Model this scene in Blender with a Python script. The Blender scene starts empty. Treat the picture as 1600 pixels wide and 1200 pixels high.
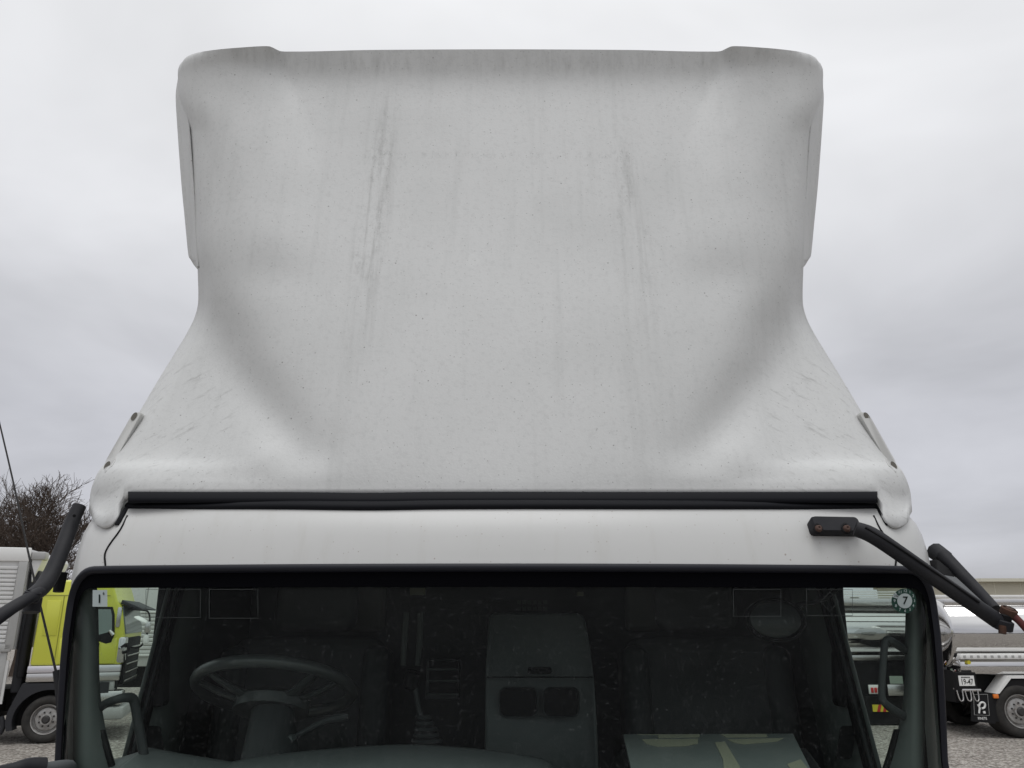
import bpy, bmesh, math, random
import numpy as np
from mathutils import Vector, Matrix
random.seed(7); np.random.seed(7)
R_ = math.radians
sc = bpy.context.scene
C = sc.collection

# ------------------------------------------------------------------ camera
F = 1230.0; PITCH = R_(16.5); CAMZ = 2.3
cam_d = bpy.data.cameras.new('camera'); cam = bpy.data.objects.new('camera', cam_d); C.objects.link(cam)
cam.location = (0, 0, CAMZ); cam.rotation_euler = (math.pi/2 + PITCH, 0, 0)
cam_d.sensor_fit = 'HORIZONTAL'; cam_d.sensor_width = 36; cam_d.lens = 36*F/1600
cam_d.clip_start = 0.02; cam_d.clip_end = 3000
sc.camera = cam
sc.view_settings.view_transform = 'Standard'; sc.view_settings.look = 'None'
sc.view_settings.gamma = 1; sc.view_settings.exposure = 0.0
sc.render.engine = 'CYCLES'

# ------------------------------------------------------------------ sky
SUN_EL, SUN_AZ = R_(75), R_(190)          # azimuth clockwise from +Y
w = bpy.data.worlds.new('World'); sc.world = w; w.use_nodes = True
nt = w.node_tree; nt.nodes.clear()
def N(t, **k):
    n = nt.nodes.new(t)
    for a, b in k.items():
        if a in n.inputs.keys(): n.inputs[a].default_value = b
        else: setattr(n, a, b)
    return n
L = lambda a, b: nt.links.new(a, b)
out = N('ShaderNodeOutputWorld'); bg = N('ShaderNodeBackground'); bg.inputs['Strength'].default_value = 0.1
L(bg.outputs[0], out.inputs[0])
sky = N('ShaderNodeTexSky'); sky.sky_type = 'NISHITA'; sky.sun_disc = False
sky.sun_elevation = SUN_EL; sky.sun_rotation = SUN_AZ
tc = N('ShaderNodeTexCoord'); sep = N('ShaderNodeSeparateXYZ'); L(tc.outputs['Generated'], sep.inputs[0])
def MA(op, a, b=None, cl=False):
    n = nt.nodes.new('ShaderNodeMath'); n.operation = op; n.use_clamp = cl
    for i, v in enumerate((a, b)):
        if v is None: continue
        if isinstance(v, (int, float)): n.inputs[i].default_value = v
        else: L(v, n.inputs[i])
    return n.outputs[0]
zc = MA('MAXIMUM', sep.outputs[2], 0.0)
den = MA('ADD', zc, 0.22)
cx = MA('DIVIDE', sep.outputs[0], den); cy = MA('DIVIDE', sep.outputs[1], den)
comb = N('ShaderNodeCombineXYZ'); L(cx, comb.inputs[0]); L(cy, comb.inputs[1])
n1 = N('ShaderNodeTexNoise'); n1.inputs['Scale'].default_value = 1.0; n1.inputs['Detail'].default_value = 5; n1.inputs['Roughness'].default_value = 0.5
n1.inputs['Distortion'].default_value = 0.4
L(comb.outputs[0], n1.inputs['Vector'])
ramp = N('ShaderNodeValToRGB')          # overcast: brighter overhead than at the horizon
e = ramp.color_ramp.elements
e[0].position = 0.0; e[0].color = (4.9, 4.95, 5.35, 1)
e[1].position = 0.75; e[1].color = (10.1, 10.15, 10.25, 1)
m = e.new(0.22); m.color = (6.6, 6.65, 7.1, 1)
m = e.new(0.45); m.color = (8.7, 8.75, 9.0, 1)
L(zc, ramp.inputs[0])
cl = N('ShaderNodeMapRange'); L(n1.outputs[0], cl.inputs[0])
cl.inputs[1].default_value = 0.3; cl.inputs[2].default_value = 0.7; cl.inputs[3].default_value = 0.74; cl.inputs[4].default_value = 1.12
mul = N('ShaderNodeVectorMath'); mul.operation = 'SCALE'; L(ramp.outputs[0], mul.inputs[0]); L(cl.outputs[0], mul.inputs['Scale'])
mix = N('ShaderNodeMix'); mix.data_type = 'RGBA'; mix.inputs[0].default_value = 0.06
L(mul.outputs[0], mix.inputs[6]); L(sky.outputs[0], mix.inputs[7]); L(mix.outputs[2], bg.inputs['Color'])

sd = bpy.data.lights.new('sun', 'SUN'); sd.energy = 1.2; sd.angle = R_(35); sd.color = (1, 0.99, 0.98)
sun = bpy.data.objects.new('sun', sd); C.objects.link(sun); sun.location = (0, -20, 30)
dvec = Vector((math.sin(SUN_AZ)*math.cos(SUN_EL), math.cos(SUN_AZ)*math.cos(SUN_EL), math.sin(SUN_EL)))
sun.rotation_euler = dvec.to_track_quat('Z', 'Y').to_euler()

# ------------------------------------------------------------------ helpers
CT, ST = math.cos(PITCH), math.sin(PITCH)
def W(px, py, Y):
    a = (px-800)/F; b = (600-py)/F
    d = Y/(CT-ST*b)
    return np.array((a*d, Y, CAMZ+d*(ST+CT*b)))
def PROJ(p):
    x, y, z = p[0], p[1], p[2]-CAMZ
    d = y*CT+z*ST; u = -y*ST+z*CT
    return 800+F*x/d, 600-F*u/d
MX = lambda px: 1564-px                       # mirror a pixel column about the truck's centre line

ORG = np.zeros(3)                             # origin of the thing under construction
def MESH(name, verts, faces, mat, parent=None, smooth=True, local=False):
    me = bpy.data.meshes.new(name)
    v = np.asarray(verts, float).reshape(-1, 3)
    if not local: v = v-ORG
    me.from_pydata([tuple(q) for q in v], [], [tuple(f) for f in faces])
    if isinstance(mat, (list, tuple)):
        for m_ in mat: me.materials.append(m_)
    else: me.materials.append(mat)
    if smooth: me.shade_smooth()
    me.update()
    o = bpy.data.objects.new(name, me); C.objects.link(o)
    if parent: o.parent = parent
    return o
def ROOT(name, loc, label, cat, group=None, rz=0):
    global ORG
    o = bpy.data.objects.new(name, None); C.objects.link(o); o.location = loc; o.rotation_euler = (0, 0, rz)
    o.empty_display_size = 0.2
    o['label'] = label; o['category'] = cat
    if group: o['group'] = group
    ORG = np.array(loc, float)
    return o
def recalc(o):
    bm = bmesh.new(); bm.from_mesh(o.data); bmesh.ops.remove_doubles(bm, verts=bm.verts, dist=1e-5)
    bmesh.ops.recalc_face_normals(bm, faces=bm.faces); bm.to_mesh(o.data); bm.free()
    return o
def smooth_angle(o, deg=35):
    me = o.data
    me.shade_smooth()
    try: me.set_sharp_from_angle(angle=R_(deg))
    except Exception: pass
    return o
def grid_faces(n, m, off=0, closed=False):
    f = []
    for i in range(n-1):
        for j in range(m if closed else m-1):
            k = (j+1) % m
            f.append((off+i*m+j, off+i*m+k, off+(i+1)*m+k, off+(i+1)*m+j))
    return f
def GRID(name, P, mat, parent=None, **k):
    P = np.asarray(P, float); n, m = P.shape[:2]
    return MESH(name, P.reshape(-1, 3), grid_faces(n, m), mat, parent, **k)
def catmull(P, k):
    P = np.asarray(P, float); n = len(P)
    Q = np.concatenate([(2*P[0]-P[1])[None], P, (2*P[-1]-P[-2])[None]])
    o = []
    for i in range(n-1):
        p0, p1, p2, p3 = Q[i:i+4]
        for t in np.arange(k)/k:
            o.append(0.5*(2*p1+(p2-p0)*t+(2*p0-5*p1+4*p2-p3)*t*t+(3*p1-p0-3*p2+p3)*t**3))
    o.append(P[-1]); return np.array(o)
def tube_geo(pts, rad, seg=12, k=0, flat=None):
    P = np.asarray(pts, float)
    rad = np.ones(len(P))*rad if np.isscalar(rad) else np.asarray(rad, float)
    if k:
        A = catmull(np.c_[P, rad], k); P, rad = A[:, :3], A[:, 3]
    T = np.gradient(P, axis=0); T /= np.linalg.norm(T, axis=1)[:, None]+1e-12
    up = np.array((0, 0, 1.0)) if abs(T[0][2]) < 0.9 else np.array((0, 1.0, 0))
    nrm = np.cross(T[0], up); nrm /= np.linalg.norm(nrm)
    V = []
    for i in range(len(P)):
        nrm = nrm-T[i]*nrm.dot(T[i]); nrm /= np.linalg.norm(nrm); b = np.cross(T[i], nrm)
        for j in range(seg):
            a = 2*math.pi*j/seg
            V.append(P[i]+rad[i]*(math.cos(a)*nrm+(flat or 1)*math.sin(a)*b))
    Fc = grid_faces(len(P), seg, 0, True)
    Fc.append(tuple(range(seg))[::-1]); Fc.append(tuple(range((len(P)-1)*seg, len(P)*seg)))
    return V, Fc
def TUBE(name, pts, rad, mat, parent=None, seg=12, k=0, flat=None, **kw):
    V, Fc = tube_geo(pts, rad, seg, k, flat)
    return smooth_angle(MESH(name, V, Fc, mat, parent, **kw), 50)
class MB:
    def __init__(s): s.v, s.f = [], []
    def add(s, V, Fc):
        o = len(s.v); s.v += [tuple(q) for q in V]; s.f += [tuple(i+o for i in f) for f in Fc]
        return s
    def box(s, a, b, rot=None, piv=None):
        x0, y0, z0 = a; x1, y1, z1 = b
        V = [(x, y, z) for z in (z0, z1) for y in (y0, y1) for x in (x0, x1)]
        if rot is not None:
            c = Vector(piv if piv is not None else ((x0+x1)/2, (y0+y1)/2, (z0+z1)/2)); V = [tuple(rot@(Vector(q)-c)+c) for q in V]
        return s.add(V, [(0, 2, 3, 1), (4, 5, 7, 6), (0, 1, 5, 4), (2, 6, 7, 3), (0, 4, 6, 2), (1, 3, 7, 5)])
    def tube(s, *a, **k): return s.add(*tube_geo(*a, **k))
    def prism(s, poly, y0, y1):                # polygon in x,z extruded along y
        n = len(poly); V = [(x, y0, z) for x, z in poly]+[(x, y1, z) for x, z in poly]
        Fc = [tuple(range(n)), tuple(range(2*n-1, n-1, -1))]+[(i, i+n, (i+1) % n+n, (i+1) % n) for i in range(n)]
        return s.add(V, Fc)
    def lathe(s, prof, c, axis='y', seg=32):   # profile of (r, h)
        V = []
        for r, h in prof:
            for j in range(seg):
                a = 2*math.pi*j/seg; u, v = r*math.cos(a), r*math.sin(a)
                V.append({'y': (c[0]+u, c[1]+h, c[2]+v), 'z': (c[0]+u, c[1]+v, c[2]+h), 'x': (c[0]+h, c[1]+u, c[2]+v)}[axis])
        return s.add(V, grid_faces(len(prof), seg, 0, True))
    def build(s, name, mat, parent=None, bevel=0, seg=2, ang=35, **k):
        o = MESH(name, s.v, s.f, mat, parent, smooth=False, **k); recalc(o)
        if bevel:
            bm = bmesh.new(); bm.from_mesh(o.data)
            es = [e_ for e_ in bm.edges if len(e_.link_faces) == 2 and e_.calc_face_angle() > 0.5]
            bmesh.ops.bevel(bm, geom=es, offset=bevel, segments=seg, affect='EDGES', profile=0.5, clamp_overlap=True)
            bm.to_mesh(o.data); bm.free()
        return smooth_angle(o, ang)
def rr(u0, u1, v0, v1, r, k=5):                # rounded rectangle, 2d
    o = []
    for cu, cv, a0 in ((u1-r, v1-r, 0), (u0+r, v1-r, 90), (u0+r, v0+r, 180), (u1-r, v0+r, 270)):
        for i in range(k+1):
            a = R_(a0+90*i/k); o.append((cu+r*math.cos(a), cv+r*math.sin(a)))
    return o
def text2d(s, size):
    cu = bpy.data.curves.new('t', 'FONT'); cu.body = s; cu.size = size; cu.align_x = 'CENTER'; cu.align_y = 'CENTER'
    cu.resolution_u = 2; cu.offset = size*0.012
    o = bpy.data.objects.new('t', cu); C.objects.link(o)
    dg = bpy.context.evaluated_depsgraph_get(); me = bpy.data.meshes.new_from_object(o.evaluated_get(dg))
    V = [(q.co.x, q.co.y) for q in me.vertices]; Fc = [tuple(p.vertices) for p in me.polygons]
    bpy.data.objects.remove(o); bpy.data.curves.remove(cu); bpy.data.meshes.remove(me)
    return V, Fc

# ------------------------------------------------------------------ materials
def MAT(name, col, rough=0.5, metal=0.0, spec=0.5, bump=None, var=None, dirt=None, coat=0):
    m_ = bpy.data.materials.new(name); m_.use_nodes = True; t = m_.node_tree
    b = t.nodes['Principled BSDF']
    b.inputs['Base Color'].default_value = (*col, 1); b.inputs['Roughness'].default_value = rough
    b.inputs['Metallic'].default_value = metal; b.inputs['Specular IOR Level'].default_value = spec
    if coat: b.inputs['Coat Weight'].default_value = coat; b.inputs['Coat Roughness'].default_value = 0.1
    co = t.nodes.new('ShaderNodeTexCoord').outputs['Object']
    def noise(scale, detail=4, vec=None, rough_=0.55):
        n = t.nodes.new('ShaderNodeTexNoise'); n.inputs['Scale'].default_value = scale; n.inputs['Detail'].default_value = detail
        n.inputs['Roughness'].default_value = rough_
        t.links.new(vec or co, n.inputs['Vector']); return n.outputs[0]
    if var:                                     # (scale, amount, other colour)
        r = t.nodes.new('ShaderNodeMapRange'); t.links.new(noise(var[0], 5), r.inputs[0])
        r.inputs[1].default_value = 0.35; r.inputs[2].default_value = 0.7; r.inputs[4].default_value = var[1]
        mx = t.nodes.new('ShaderNodeMix'); mx.data_type = 'RGBA'; mx.inputs[6].default_value = (*col, 1); mx.inputs[7].default_value = (*var[2], 1)
        t.links.new(r.outputs[0], mx.inputs[0]); t.links.new(mx.outputs[2], b.inputs['Base Color'])
    if bump:
        bp = t.nodes.new('ShaderNodeBump'); bp.inputs['Strength'].default_value = bump[1]; bp.inputs['Distance'].default_value = bump[2]
        t.links.new(noise(bump[0], 4), bp.inputs['Height']); t.links.new(bp.outputs[0], b.inputs['Normal'])
    return m_
def GLASS(name, tint, ior=1.3, dust_sheen=0.0):
    m_ = bpy.data.materials.new(name); m_.use_nodes = True; t = m_.node_tree; t.nodes.clear()
    o = t.nodes.new('ShaderNodeOutputMaterial'); tr = t.nodes.new('ShaderNodeBsdfTransparent'); tr.inputs[0].default_value = (*tint, 1)
    gl = t.nodes.new('ShaderNodeBsdfGlossy'); gl.inputs['Roughness'].default_value = 0.02
    lw = t.nodes.new('ShaderNodeLayerWeight'); lw.inputs['Blend'].default_value = 0.5
    f0 = ((ior-1)/(ior+1))**2
    pw = t.nodes.new('ShaderNodeMath'); pw.operation = 'POWER'; t.links.new(lw.outputs['Facing'], pw.inputs[0]); pw.inputs[1].default_value = 5.0
    fr = t.nodes.new('ShaderNodeMath'); fr.operation = 'MULTIPLY_ADD'; t.links.new(pw.outputs[0], fr.inputs[0]); fr.inputs[1].default_value = (1-f0)*0.5; fr.inputs[2].default_value = f0
    mx = t.nodes.new('ShaderNodeMixShader'); t.links.new(fr.outputs[0], mx.inputs[0]); t.links.new(tr.outputs[0], mx.inputs[1]); t.links.new(gl.outputs[0], mx.inputs[2])
    res = mx.outputs[0]
    if dust_sheen:
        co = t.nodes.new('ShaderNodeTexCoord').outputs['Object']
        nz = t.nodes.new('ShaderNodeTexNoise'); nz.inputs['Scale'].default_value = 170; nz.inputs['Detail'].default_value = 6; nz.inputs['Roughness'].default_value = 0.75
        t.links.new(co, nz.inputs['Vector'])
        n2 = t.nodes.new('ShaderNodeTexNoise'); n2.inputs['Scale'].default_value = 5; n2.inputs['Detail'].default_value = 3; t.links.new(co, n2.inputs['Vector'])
        r1 = t.nodes.new('ShaderNodeMapRange'); t.links.new(nz.outputs[0], r1.inputs[0]); r1.inputs[1].default_value = 0.56; r1.inputs[2].default_value = 0.72; r1.inputs[4].default_value = dust_sheen*3
        r2 = t.nodes.new('ShaderNodeMapRange'); t.links.new(n2.outputs[0], r2.inputs[0]); r2.inputs[1].default_value = 0.35; r2.inputs[2].default_value = 0.7; r2.inputs[3].default_value = dust_sheen*0.12; r2.inputs[4].default_value = dust_sheen*0.38  # broad dust veil, its paleness also stands in for faint glass reflection
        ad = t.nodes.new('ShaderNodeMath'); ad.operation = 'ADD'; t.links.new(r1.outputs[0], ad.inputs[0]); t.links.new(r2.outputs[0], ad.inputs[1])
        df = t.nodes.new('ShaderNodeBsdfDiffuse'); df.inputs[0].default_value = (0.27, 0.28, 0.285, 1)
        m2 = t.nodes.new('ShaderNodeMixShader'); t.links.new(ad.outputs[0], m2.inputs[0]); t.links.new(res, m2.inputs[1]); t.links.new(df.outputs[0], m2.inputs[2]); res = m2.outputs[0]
    t.links.new(res, o.inputs[0]); return m_

def weathered(name, base, org, deflector=True):
    """Off-white paint with its own dirt: rain streaks, specks, scuffs, pale splashes."""
    m_ = bpy.data.materials.new(name); m_.use_nodes = True; t = m_.node_tree; b = t.nodes['Principled BSDF']
    lk = t.links.new
    co = t.nodes.new('ShaderNodeTexCoord').outputs['Object']
    add = t.nodes.new('ShaderNodeVectorMath'); add.operation = 'ADD'; lk(co, add.inputs[0]); add.inputs[1].default_value = org
    P = add.outputs[0]
    sp = t.nodes.new('ShaderNodeSeparateXYZ'); lk(P, sp.inputs[0]); X, Y, Z = sp.outputs
    def val(v, sock):
        if isinstance(v, (int, float)): sock.default_value = v
        else: lk(v, sock)
    def M(op, a, b_=0.0, c=None, clamp=False):
        n = t.nodes.new('ShaderNodeMath'); n.operation = op; n.use_clamp = clamp
        val(a, n.inputs[0]); val(b_, n.inputs[1])
        if c is not None: val(c, n.inputs[2])
        return n.outputs[0]
    def MR(v, a, b_, c=0.0, d=1.0, kind='SMOOTHSTEP'):
        n = t.nodes.new('ShaderNodeMapRange'); n.interpolation_type = kind; lk(v, n.inputs[0])
        for i, q in enumerate((a, b_, c, d)): n.inputs[i+1].default_value = q
        return n.outputs[0]
    def SC(s):
        n = t.nodes.new('ShaderNodeVectorMath'); n.operation = 'MULTIPLY'; lk(P, n.inputs[0]); n.inputs[1].default_value = s; return n.outputs[0]
    def NZ(vec, scale, det=4, rg=0.55):
        n = t.nodes.new('ShaderNodeTexNoise'); n.inputs['Scale'].default_value = scale; n.inputs['Detail'].default_value = det; n.inputs['Roughness'].default_value = rg
        lk(vec, n.inputs['Vector']); return n.outputs[0]
    def VO(vec, scale):
        n = t.nodes.new('ShaderNodeTexVoronoi'); n.inputs['Scale'].default_value = scale; lk(vec, n.inputs['Vector']); return n
    def gauss(v, c, wd):                          # soft band round a value
        d = M('DIVIDE', M('SUBTRACT', v, c), wd); return M('POWER', 2.718, M('MULTIPLY', M('MULTIPLY', d, d), -1.0))
    col = t.nodes.new('ShaderNodeRGB'); col.outputs[0].default_value = (*base, 1); cur = col.outputs[0]
    def LAY(fac, c):
        nonlocal cur
        n = t.nodes.new('ShaderNodeMix'); n.data_type = 'RGBA'; val(fac, n.inputs[0]); lk(cur, n.inputs[6]); n.inputs[7].default_value = (*c, 1); cur = n.outputs[2]
    grime = (0.16, 0.16, 0.15)
    big = NZ(P, 2.3, 5)
    LAY(MR(big, 0.35, 0.72, 0.0, 0.22 if deflector else 0.1), (0.36, 0.37, 0.36))
    if not deflector:
        LAY(MR(NZ(SC((18, 8, 2.0)), 1.0, 5, 0.65), 0.5, 0.75, 0.0, 0.22), (0.42, 0.41, 0.37))
        LAY(M('MULTIPLY', MR(Z, 2.50, 2.545), 0.10), (0.4, 0.39, 0.36))
        LAY(MR(NZ(P, 60, 6, 0.8), 0.62, 0.75, 0.0, 0.25), (0.38, 0.36, 0.32))
    if deflector:
        streak = NZ(SC((26, 4, 1.3)), 1.0, 5, 0.6)
        LAY(MR(streak, 0.5, 0.78, 0.0, 0.16), (0.32, 0.33, 0.32))
        fine = NZ(SC((90, 20, 5)), 1.0, 4, 0.6)
        LAY(MR(fine, 0.52, 0.8, 0.0, 0.18), (0.62, 0.63, 0.62))
        LAY(MR(NZ(P, 75, 5, 0.75), 0.48, 0.7, 0.0, 0.22), (0.34, 0.345, 0.34))
        # two dirt trails running down the face, leaning like its shallow folds
        ax = M('ABSOLUTE', M('ADD', X, 0.028))
        xc = M('ADD', M('MULTIPLY', M('SUBTRACT', Z, 3.0), -0.02), 0.375)
        gr = NZ(SC((70, 20, 34)), 1.0, 8, 0.85)
        soft = NZ(SC((16, 4, 3)), 1.0, 4, 0.6)
        side = MR(X, -0.1, 0.1, 1.0, 0.55)
        trail = M('MULTIPLY', gauss(ax, xc, 0.04), M('ADD', M('MULTIPLY', M('MULTIPLY', MR(gr, 0.46, 0.66), MR(soft, 0.32, 0.55)), 0.62), M('MULTIPLY', MR(NZ(SC((60, 12, 2.2)), 1.0, 5, 0.6), 0.42, 0.7), 0.55)))
        hh = M('MULTIPLY', gauss(Z, 3.40, 0.40), side)
        LAY(M('MULTIPLY', M('MULTIPLY', trail, hh), 0.8), grime)
        # mark left by a horizontal stiffener, broken dark band along the top lip
        ln = M('MULTIPLY', M('MULTIPLY', gauss(Z, 3.625, 0.014), MR(ax, 0.36, 0.42, 1, 0)), MR(gr, 0.5, 0.66))
        LAY(M('MULTIPLY', ln, 0.35), grime)
        lip = M('MULTIPLY', gauss(Z, 3.985, 0.035), MR(NZ(SC((34, 3, 7)), 1.0, 5, 0.7), 0.42, 0.75))
        LAY(M('MULTIPLY', lip, 0.26), (0.15, 0.15, 0.145))
        # scuffs on the lower shoulders, slanting
        rot = t.nodes.new('ShaderNodeVectorRotate'); rot.rotation_type = 'Y_AXIS'; rot.inputs['Angle'].default_value = -0.5; lk(P, rot.inputs['Vector'])
        mir = t.nodes.new('ShaderNodeCombineXYZ'); lk(ax, mir.inputs[0]); lk(Y, mir.inputs[1]); lk(Z, mir.inputs[2]); lk(mir.outputs[0], rot.inputs['Vector'])
        sv = t.nodes.new('ShaderNodeVectorMath'); sv.operation = 'MULTIPLY'; lk(rot.outputs[0], sv.inputs[0]); sv.inputs[1].default_value = (14, 14, 60)
        scf = M('MULTIPLY', MR(NZ(sv.outputs[0], 1.0, 5, 0.7), 0.54, 0.74), M('MULTIPLY', MR(ax, 0.62, 0.72), MR(Z, 3.05, 2.9)))
        LAY(M('MULTIPLY', scf, 0.45), (0.24, 0.24, 0.23))
        # pale splashes and runs
        v3 = VO(SC((5.0, 0.01, 3.6)), 1.0); ed = NZ(P, 20, 3)
        LAY(M('MULTIPLY', MR(M('ADD', v3.outputs['Distance'], M('MULTIPLY', ed, 0.3)), 0.2, 0.235, 1, 0), 0.35), (0.66, 0.67, 0.66))
        run = M('MULTIPLY', MR(NZ(SC((60, 2, 3)), 1.0, 4, 0.65), 0.62, 0.72), MR(NZ(P, 3.5, 2), 0.5, 0.62))
        LAY(M('MULTIPLY', run, 0.4), (0.66, 0.67, 0.66))
    # specks of different size
    for scl, r0, am, dens in ((48, 0.11, 0.75, 0.62), (110, 0.2, 0.5, 0.5), (26, 0.05, 0.8, 0.6)):
        if not deflector: dens += 0.16
        v = VO(P, scl); cs = t.nodes.new('ShaderNodeSeparateColor'); lk(v.outputs['Color'], cs.inputs[0])
        pick = MR(cs.outputs[0], dens, dens+0.03); size = M('MULTIPLY', cs.outputs[1], r0)
        dot = M('LESS_THAN', v.outputs['Distance'], size)
        LAY(M('MULTIPLY', M('MULTIPLY', dot, pick), am*(0.8 if deflector else 0.7)), (0.12, 0.11, 0.10) if deflector else (0.17, 0.11, 0.07))
    lk(cur, b.inputs['Base Color'])
    b.inputs['Roughness'].default_value = 0.55 if deflector else 0.32
    b.inputs['Specular IOR Level'].default_value = 0.35
    bp = t.nodes.new('ShaderNodeBump'); bp.inputs['Strength'].default_value = 0.25; bp.inputs['Distance'].default_value = 0.0015
    if deflector: lk(NZ(P, 160, 4), bp.inputs['Height']); lk(bp.outputs[0], b.inputs['Normal'])
    return m_

TR = (-0.023, 1.75, 0.0)
M_def = weathered('dirty_deflector_paint', (0.615, 0.622, 0.616), TR, True)
M_cab = weathered('white_cab_paint', (0.545, 0.548, 0.538), TR, False)
M_rub = MAT('black_rubber', (0.007, 0.0075, 0.010), 0.6, 0, 0.12)
M_trimr = MAT('windshield_rubber', (0.012, 0.013, 0.019), 0.45, 0, 0.25)
M_frit = MAT('black_ceramic_band', (0.002, 0.002, 0.003), 0.7, 0, 0.02)
M_plas = MAT('black_plastic', (0.016, 0.0165, 0.02), 0.6, 0, 0.22, bump=(300, 0.2, 0.001), var=(14, 0.6, (0.036, 0.036, 0.038)))
M_rust = MAT('rusty_steel', (0.09, 0.045, 0.03), 0.8, 0.2, 0.3, bump=(120, 0.6, 0.002), var=(40, 0.9, (0.03, 0.022, 0.02)))
M_redrod = MAT('red_rusty_rod', (0.12, 0.025, 0.022), 0.6, 0, 0.3, var=(40, 0.8, (0.05, 0.03, 0.03)))
M_bolt = MAT('rusty_bolt', (0.085, 0.052, 0.042), 0.7, 0.3, 0.3, bump=(200, 0.5, 0.001))
M_dkbolt = MAT('dirty_screw', (0.17, 0.16, 0.14), 0.6, 0.3, 0.3)
M_ant = MAT('antenna_black', (0.015, 0.014, 0.014), 0.4, 0, 0.4)
M_int = MAT('interior_grey_trim', (0.10, 0.112, 0.11), 0.6, 0, 0.3, bump=(400, 0.15, 0.0005))
M_intd = MAT('interior_dark_trim', (0.045, 0.049, 0.052), 0.6, 0, 0.3, bump=(300, 0.2, 0.0006))
M_intb = MAT('interior_black', (0.006, 0.006, 0.007), 0.7, 0, 0.2)
M_seat = MAT('dark_seat_fabric', (0.085, 0.088, 0.092), 0.95, 0, 0.1, bump=(500, 0.4, 0.001), var=(6, 0.5, (0.055, 0.056, 0.06)))
M_cons = MAT('grey_console_plastic', (0.12, 0.132, 0.135), 0.55, 0, 0.3, var=(5, 0.3, (0.06, 0.065, 0.07)))
M_wheel = MAT('steering_wheel_grey', (0.06, 0.066, 0.068), 0.35, 0, 0.6)
M_curt = MAT('cab_curtain', (0.12, 0.122, 0.12), 0.95, 0, 0.1)
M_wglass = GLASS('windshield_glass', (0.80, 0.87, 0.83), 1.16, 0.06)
M_sglass = GLASS('side_window_glass', (0.84, 0.90, 0.87), 1.2, 0.0)
M_line = MAT('faint_grey_line', (0.055, 0.06, 0.06), 0.7, 0, 0.1)
M_stw = MAT('sticker_white', (0.36, 0.41, 0.41), 0.6, 0, 0.2)
M_stg = MAT('sticker_dark_green', (0.012, 0.045, 0.032), 0.6, 0, 0.2)
M_ink = MAT('sticker_ink', (0.01, 0.015, 0.014), 0.6, 0, 0.1)
M_folder = MAT('clear_grey_folder', (0.10, 0.115, 0.115), 0.28, 0, 0.4, var=(9, 0.5, (0.14, 0.15, 0.145)))
M_tan = MAT('tan_paper', (0.20, 0.20, 0.15), 0.7, 0, 0.2, var=(25, 0.5, (0.15, 0.16, 0.13)))
M_mirror = MAT('mirror_glass', (0.30, 0.33, 0.34), 0.06, 1.0)

# ------------------------------------------------------------------ ground
gm = bpy.data.materials.new('gravel'); gm.use_nodes = True; t = gm.node_tree; b = t.nodes['Principled BSDF']
co = t.nodes.new('ShaderNodeTexCoord').outputs['Object']
vo = t.nodes.new('ShaderNodeTexVoronoi'); vo.inputs['Scale'].default_value = 26; t.links.new(co, vo.inputs['Vector'])
vs = t.nodes.new('ShaderNodeTexVoronoi'); vs.inputs['Scale'].default_value = 60; t.links.new(co, vs.inputs['Vector'])
s1 = t.nodes.new('ShaderNodeSeparateColor'); t.links.new(vo.outputs['Color'], s1.inputs[0])
cr = t.nodes.new('ShaderNodeValToRGB'); cr.color_ramp.elements[0].color = (0.13, 0.118, 0.105, 1); cr.color_ramp.elements[1].color = (0.66, 0.63, 0.58, 1)
m_ = cr.color_ramp.elements.new(0.5); m_.color = (0.33, 0.30, 0.27, 1)
t.links.new(s1.outputs[0], cr.inputs[0])
nz = t.nodes.new('ShaderNodeTexNoise'); nz.inputs['Scale'].default_value = 0.6; nz.inputs['Detail'].default_value = 6; t.links.new(co, nz.inputs['Vector'])
mr = t.nodes.new('ShaderNodeMapRange'); t.links.new(nz.outputs[0], mr.inputs[0]); mr.inputs[1].default_value = 0.35; mr.inputs[2].default_value = 0.7; mr.inputs[3].default_value = 0.0; mr.inputs[4].default_value = 0.5
mx = t.nodes.new('ShaderNodeMix'); mx.data_type = 'RGBA'; t.links.new(mr.outputs[0], mx.inputs[0]); t.links.new(cr.outputs[0], mx.inputs[6]); mx.inputs[7].default_value = (0.30, 0.275, 0.245, 1)
t.links.new(mx.outputs[2], b.inputs['Base Color']); b.inputs['Roughness'].default_value = 0.95; b.inputs['Specular IOR Level'].default_value = 0.15
ad = t.nodes.new('ShaderNodeMath'); ad.operation = 'ADD'; t.links.new(vo.outputs['Distance'], ad.inputs[0]); t.links.new(vs.outputs['Distance'], ad.inputs[1])
bp = t.nodes.new('ShaderNodeBump'); bp.invert = True; bp.inputs['Strength'].default_value = 0.9; bp.inputs['Distance'].default_value = 0.03
t.links.new(ad.outputs[0], bp.inputs['Height']); t.links.new(bp.outputs[0], b.inputs['Normal'])
g = MESH('ground', [(-900, -900, 0), (900, -900, 0), (900, 900, 0), (-900, 900, 0)], [(0, 1, 2, 3)], gm); g['kind'] = 'structure'
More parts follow.
